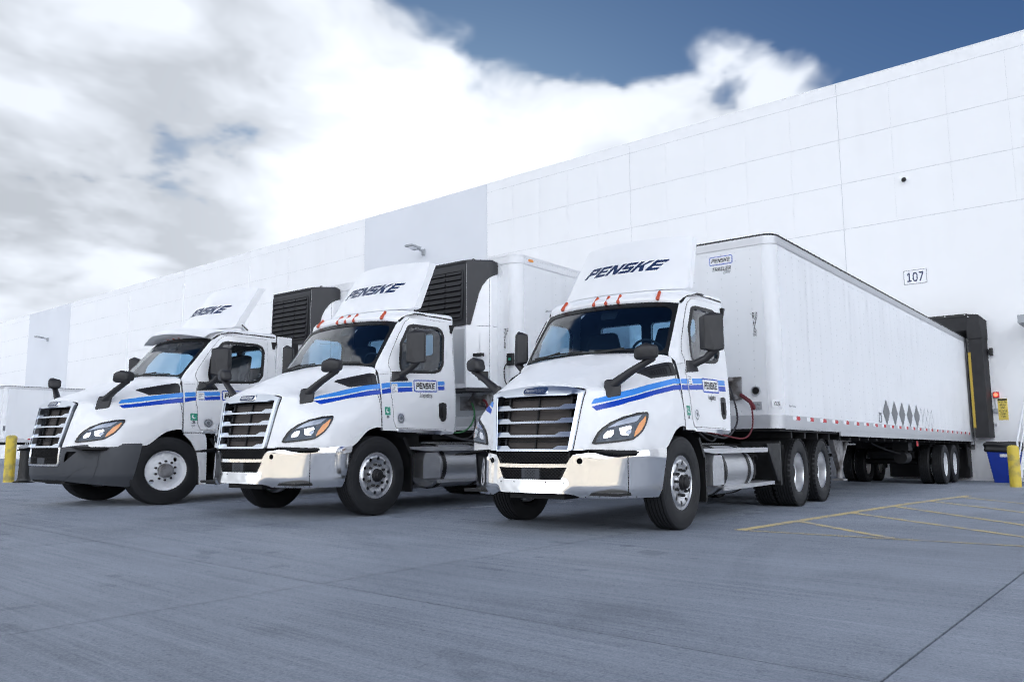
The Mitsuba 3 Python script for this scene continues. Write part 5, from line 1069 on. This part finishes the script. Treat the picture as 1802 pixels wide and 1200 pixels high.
# signs and fittings on the wall
def wall_text(t, h, x, z, mat, key, w=None, y=YW - .02, mirrored=False, bold=True):
    m = text(t, h, 0, w=w, bold=bold); v = m.vertices
    if mirrored: v[:, 0] = v[:, 0].max() - v[:, 0]; m.vertices = v; m.invert(); v = m.vertices
    put(key, trimesh.Trimesh(np.stack([x + v[:, 0], y - v[:, 2], z + v[:, 1]], 1), m.faces, process=False), mat, False)
s1 = thing('dock_number_sign', 'white sign reading 107 on the wall above the long van trailer', 'sign')
put(f'{s1}__plate', bx(-6.855, -6.165, YW - .018, YW, 6.025, 6.485), 'decal_white', False)
put(f'{s1}__border', cat(bx(-6.855, -6.165, YW - .0215, YW - .0185, 6.47, 6.485), bx(-6.855, -6.165, YW - .0215, YW - .0185, 6.025, 6.04), bx(-6.855, -6.84, YW - .0215, YW - .0185, 6.04, 6.47), bx(-6.18, -6.165, YW - .0215, YW - .0185, 6.04, 6.47)), 'grey_ink', False)
wall_text('107', .29, -6.76, 6.11, 'navy_ink', f'{s1}__lettering', w=.50, y=YW - .019)
s2 = thing('warning_sign', 'tall yellow sign reading move on green only, with its mirrored text below', 'sign')
put(f'{s2}__plate', bx(-4.485, -4.235, YW - .012, YW, 1.585, 2.225), 'yellow_sign', False)
put(f'{s2}__header', bx(-4.478, -4.242, YW - .0145, YW - .0125, 2.165, 2.218), 'black_ink', False)
for i, t_ in enumerate(('MOVE ON', 'GREEN', 'ONLY')):
    ww = .20 if i == 0 else .15 if i == 1 else .12
    wall_text(t_, .055, -4.36 - ww/2, 2.095 - i*.085, 'black_ink', f'{s2}__lettering', w=ww, y=YW - .0125)
    wall_text(t_, .055, -4.36 - ww/2, 1.825 - i*.085, 'black_ink', f'{s2}__lettering', w=ww, y=YW - .0125, mirrored=True)
rl = thing('dock_signal_light', 'lit red dock signal light on the wall above the yellow sign', 'signal light')
put(f'{rl}__box', rbox(-4.585, -4.425, YW - .10, YW, 2.25, 2.43, .012), 'red_lamp', 30)
scene[f'{rl}__lens'] = {**mikit.ply(cyl([-4.505, YW - .112, 2.34], [-4.505, YW - .10, 2.34], .058, 20), 'red_lamp', 30), 'emitter': {'type': 'area', 'radiance': rgb(1.1, .16, .08)}}
put(f'{rl}__conduit', cyl([-4.545, YW - .03, 2.25], [-4.545, YW - .03, 1.93], .016, 8), 'galvanised', 30)
jb = thing('junction_box', 'small grey electrical box under the red signal light', 'electrical box')
put(f'{jb}__box', cat(rbox(-4.60, -4.49, YW - .09, YW, 1.79, 1.93, .008), bx(-4.585, -4.505, YW - .095, YW - .089, 1.81, 1.91)), 'lamp_grey', 30)
jb2 = thing('junction_box', 'tiny grey outlet box low on the wall beside the dock shelter', 'electrical box')
put(f'{jb2}__box', rbox(-4.60, -4.54, YW - .05, YW, 1.40, 1.49, .006), 'galvanised', 30); put(f'{jb2}__knob', cyl([-4.57, YW - .06, 1.445], [-4.57, YW - .05, 1.445], .012, 8), 'gasket', 30)
hn = thing('wall_horn', 'small black horn box at the upper right edge of the dock shelter', 'wall horn')  # horn box, it has no lamp
put(f'{hn}__bracket', bx(-4.62, -4.58, YW - .06, YW, 3.58, 3.72), 'gasket', False); put(f'{hn}__head', rbox(-4.58, -4.49, YW - .16, YW - .04, 3.53, 3.76, .012), 'gasket', 30)
cd = thing('security_camera', 'small black dome camera on the wall high above the dock number sign', 'camera')
dm = trimesh.creation.icosphere(subdivisions=3, radius=.075); dm.apply_translation([-6.63, YW - .09, 9.52]); put(f'{cd}__dome', dm, 'gasket', 40)
put(f'{cd}__base', cyl([-6.63, YW, 9.55], [-6.63, YW - .09, 9.55], .085, 20), 'steel_white', 30)
for x, z, lb in ((-29.6, 10.80, 'grey wall light on the pale bay behind the middle tractor'), (-79.2, 10.65, 'distant grey wall light on the far left pale bay')):
    wl = thing('wall_light', lb, 'wall light')
    put(f'{wl}__arm', cat(rbox(x - .1, x + .1, YW - .12, YW, z - .18, z + .14, .02), chain([(x, YW - .1, z + .02), (x - .05, YW - .45, z + .12)], .045)), 'lamp_grey', 30)
    put(f'{wl}__head', hull([(x - .32, YW - .45, z + .16), (x + .22, YW - .45, z + .14), (x - .32, YW - 1.05, z + .22), (x + .2, YW - 1.05, z + .2), (x - .30, YW - .45, z + .06), (x + .2, YW - .45, z + .06), (x - .3, YW - 1.05, z + .14), (x + .18, YW - 1.05, z + .14)], .02), 'lamp_grey', 30)
    put(f'{wl}__lens', bx(x - .26, x + .15, YW - 1.0, YW - .5, z + .06, z + .10), 'steel_white', False)
cn = thing('door_canopy', 'light grey flat canopy jutting from the wall at the right edge', 'canopy')
put(f'{cn}__roof', bx(-3.62, -1.2, YW - 1.3, YW, 4.30, 4.53), 'lamp_grey', False); put(f'{cn}__soffit', bx(-3.59, -1.23, YW - 1.27, YW, 4.26, 4.298), 'grey_ink', False)
# stairs with white handrail
stt = thing('stairs', 'white steel stairs with handrail climbing to the wall at the right edge', 'stairs')
for i in range(7):
    put(f'{stt}__tread', bx(-3.48, -2.1, 24.1 + i*.30, 24.42 + i*.30, -.02 + i*.19, .03 + i*.19), 'galvanised', False)
put(f'{stt}__stringer', cat(hull([(-3.52, 24.0, -.16), (-3.48, 24.0, -.16), (-3.52, 24.0, .10), (-3.48, 24.0, .10), (-3.52, 26.2, 1.20), (-3.48, 26.2, 1.20), (-3.52, 26.2, 1.45), (-3.48, 26.2, 1.45)]), bx(-3.52, -2.1, 26.2, YW, 1.20, 1.30)), 'steel_white', 20)
put(f'{stt}__handrail', cat(chain([(-3.50, 24.05, .95), (-3.50, 26.2, 2.35), (-3.50, YW, 2.35)], .024), chain([(-3.50, 24.05, .50), (-3.50, 26.2, 1.88), (-3.50, YW, 1.88)], .02)), 'steel_white', 30)
for y, z0, z1 in ((24.05, -.16, .95), (25.1, .55, 1.62), (26.2, 1.2, 2.35), (27.3, 1.25, 2.35)):
    put(f'{stt}__post', cyl([-3.50, y, z0], [-3.50, y, z1], .024, 10), 'steel_white', 30)
# bin
bn = thing('trash_bin', 'blue wheeled bin lined with a black bag, behind the yellow bollard', 'bin')
zb = float(gz(-4.220, 26.6))
put(f'{bn}__body', hull([(-4.430, 26.28, zb), (-3.930, 26.28, zb), (-4.430, 26.72, zb), (-3.930, 26.72, zb), (-4.560, 26.16, zb + .92), (-3.810, 26.16, zb + .92), (-4.560, 26.84, zb + .92), (-3.810, 26.84, zb + .92)], .02), 'bin_blue', 25)
put(f'{bn}__recess', hull([(-4.270, 26.235, zb + .32), (-4.070, 26.235, zb + .32), (-4.290, 26.20, zb + .62), (-4.050, 26.20, zb + .62), (-4.170, 26.27, zb + .5)]), 'navy_ink', 20)
put(f'{bn}__label', hull([(-4.250, 26.163, zb + .72), (-4.070, 26.163, zb + .72), (-4.255, 26.150, zb + .86), (-4.065, 26.150, zb + .86), (-4.170, 26.18, zb + .8)]), 'decal_white', 20)
bag = rbox(-4.630, -3.740, 26.09, 26.91, zb + .86, zb + 1.14, .07, 12); bag = bag.subdivide().subdivide(); v = bag.vertices; v += (meshkit.noise(v*9, 3) - .5)[:, None]*np.array([.05, .05, .07]); bag.vertices = v
put(f'{bn}__bag', bag, 'bag_black', 40)
# bollards
bgrp = 'yellow bollards guarding the docks'
def bollard(x, y, r, h, label, lean=0.0):
    b = thing('bollard', label, 'bollard', bgrp); z = float(gz(x, y)); p = [(0, h), (r*.55, h - .005), (r*.9, h - .03), (r, h - .06), (r, 0)]
    m = trimesh.creation.revolve(np.array(p[::-1]), sections=32); m.apply_translation([x, y, z]); put(f'{b}__post', m, 'yellow_paint', 30)
    put(f'{b}__footing', cyl([x, y, z - .02], [x, y, z + .008], r*1.25, 24), 'lamp_grey', 30)
bollard(-3.39, 22.59, .125, 1.0, 'yellow steel bollard in front of the blue bin')
bollard(-23.24, 7.50, .125, 1.20, 'yellow steel bollard at the left edge beside the black post')
bp = thing('black_post', 'black cast post with flanged foot and grey cap beside the left yellow bollard', 'bollard')
z = float(gz(-22.85, 7.7)); m = trimesh.creation.revolve(np.array([(.24, 0), (.24, .025), (.17, .05), (.145, .12), (.125, .70), (.125, .80), (.155, .83), (.155, .86)]), sections=28); m.apply_translation([-22.85, 7.72, z]); put(f'{bp}__post', m, 'gasket', 30)
m = trimesh.creation.revolve(np.array([(.17, .86), (.175, .89), (.10, .94), (.0, .95)]), sections=28); m.apply_translation([-22.85, 7.72, z]); put(f'{bp}__cap', m, 'lamp_grey', 30)
put(f'{bp}__ring', tube([(-22.90, 7.72, z + .94), (-22.91, 7.72, z + .99), (-22.85, 7.72, z + 1.03), (-22.79, 7.72, z + .99), (-22.80, 7.72, z + .94)], .012, 6, 18), 'galvanised', 30)
# the sunlit warehouse across the court, behind the camera (seen in the chrome)
ow = thing('facing_warehouse', 'cream warehouse across the court, behind the photographer and mirrored in the chrome bumpers', 'warehouse', kind='structure')
for k in range(36):
    x = -150 + k*10
    put(f'{ow}__wall_panel', bx(x + .02, x + 9.98, -78, -62 - .15*(k % 3 == 0), -.3, 9.5 - 1.2*(k % 5 == 2)), 'sunlit_wall', False)
    put(f'{ow}__dock_door', bx(x + 2.5, x + 5.7, -61.9, -61.8, .1, 4.4), 'wall_grey', False)
put(f'{ow}__coping', bx(-150.1, 210.1, -78.1, -61.85, 9.5, 9.8), 'lamp_grey', False)
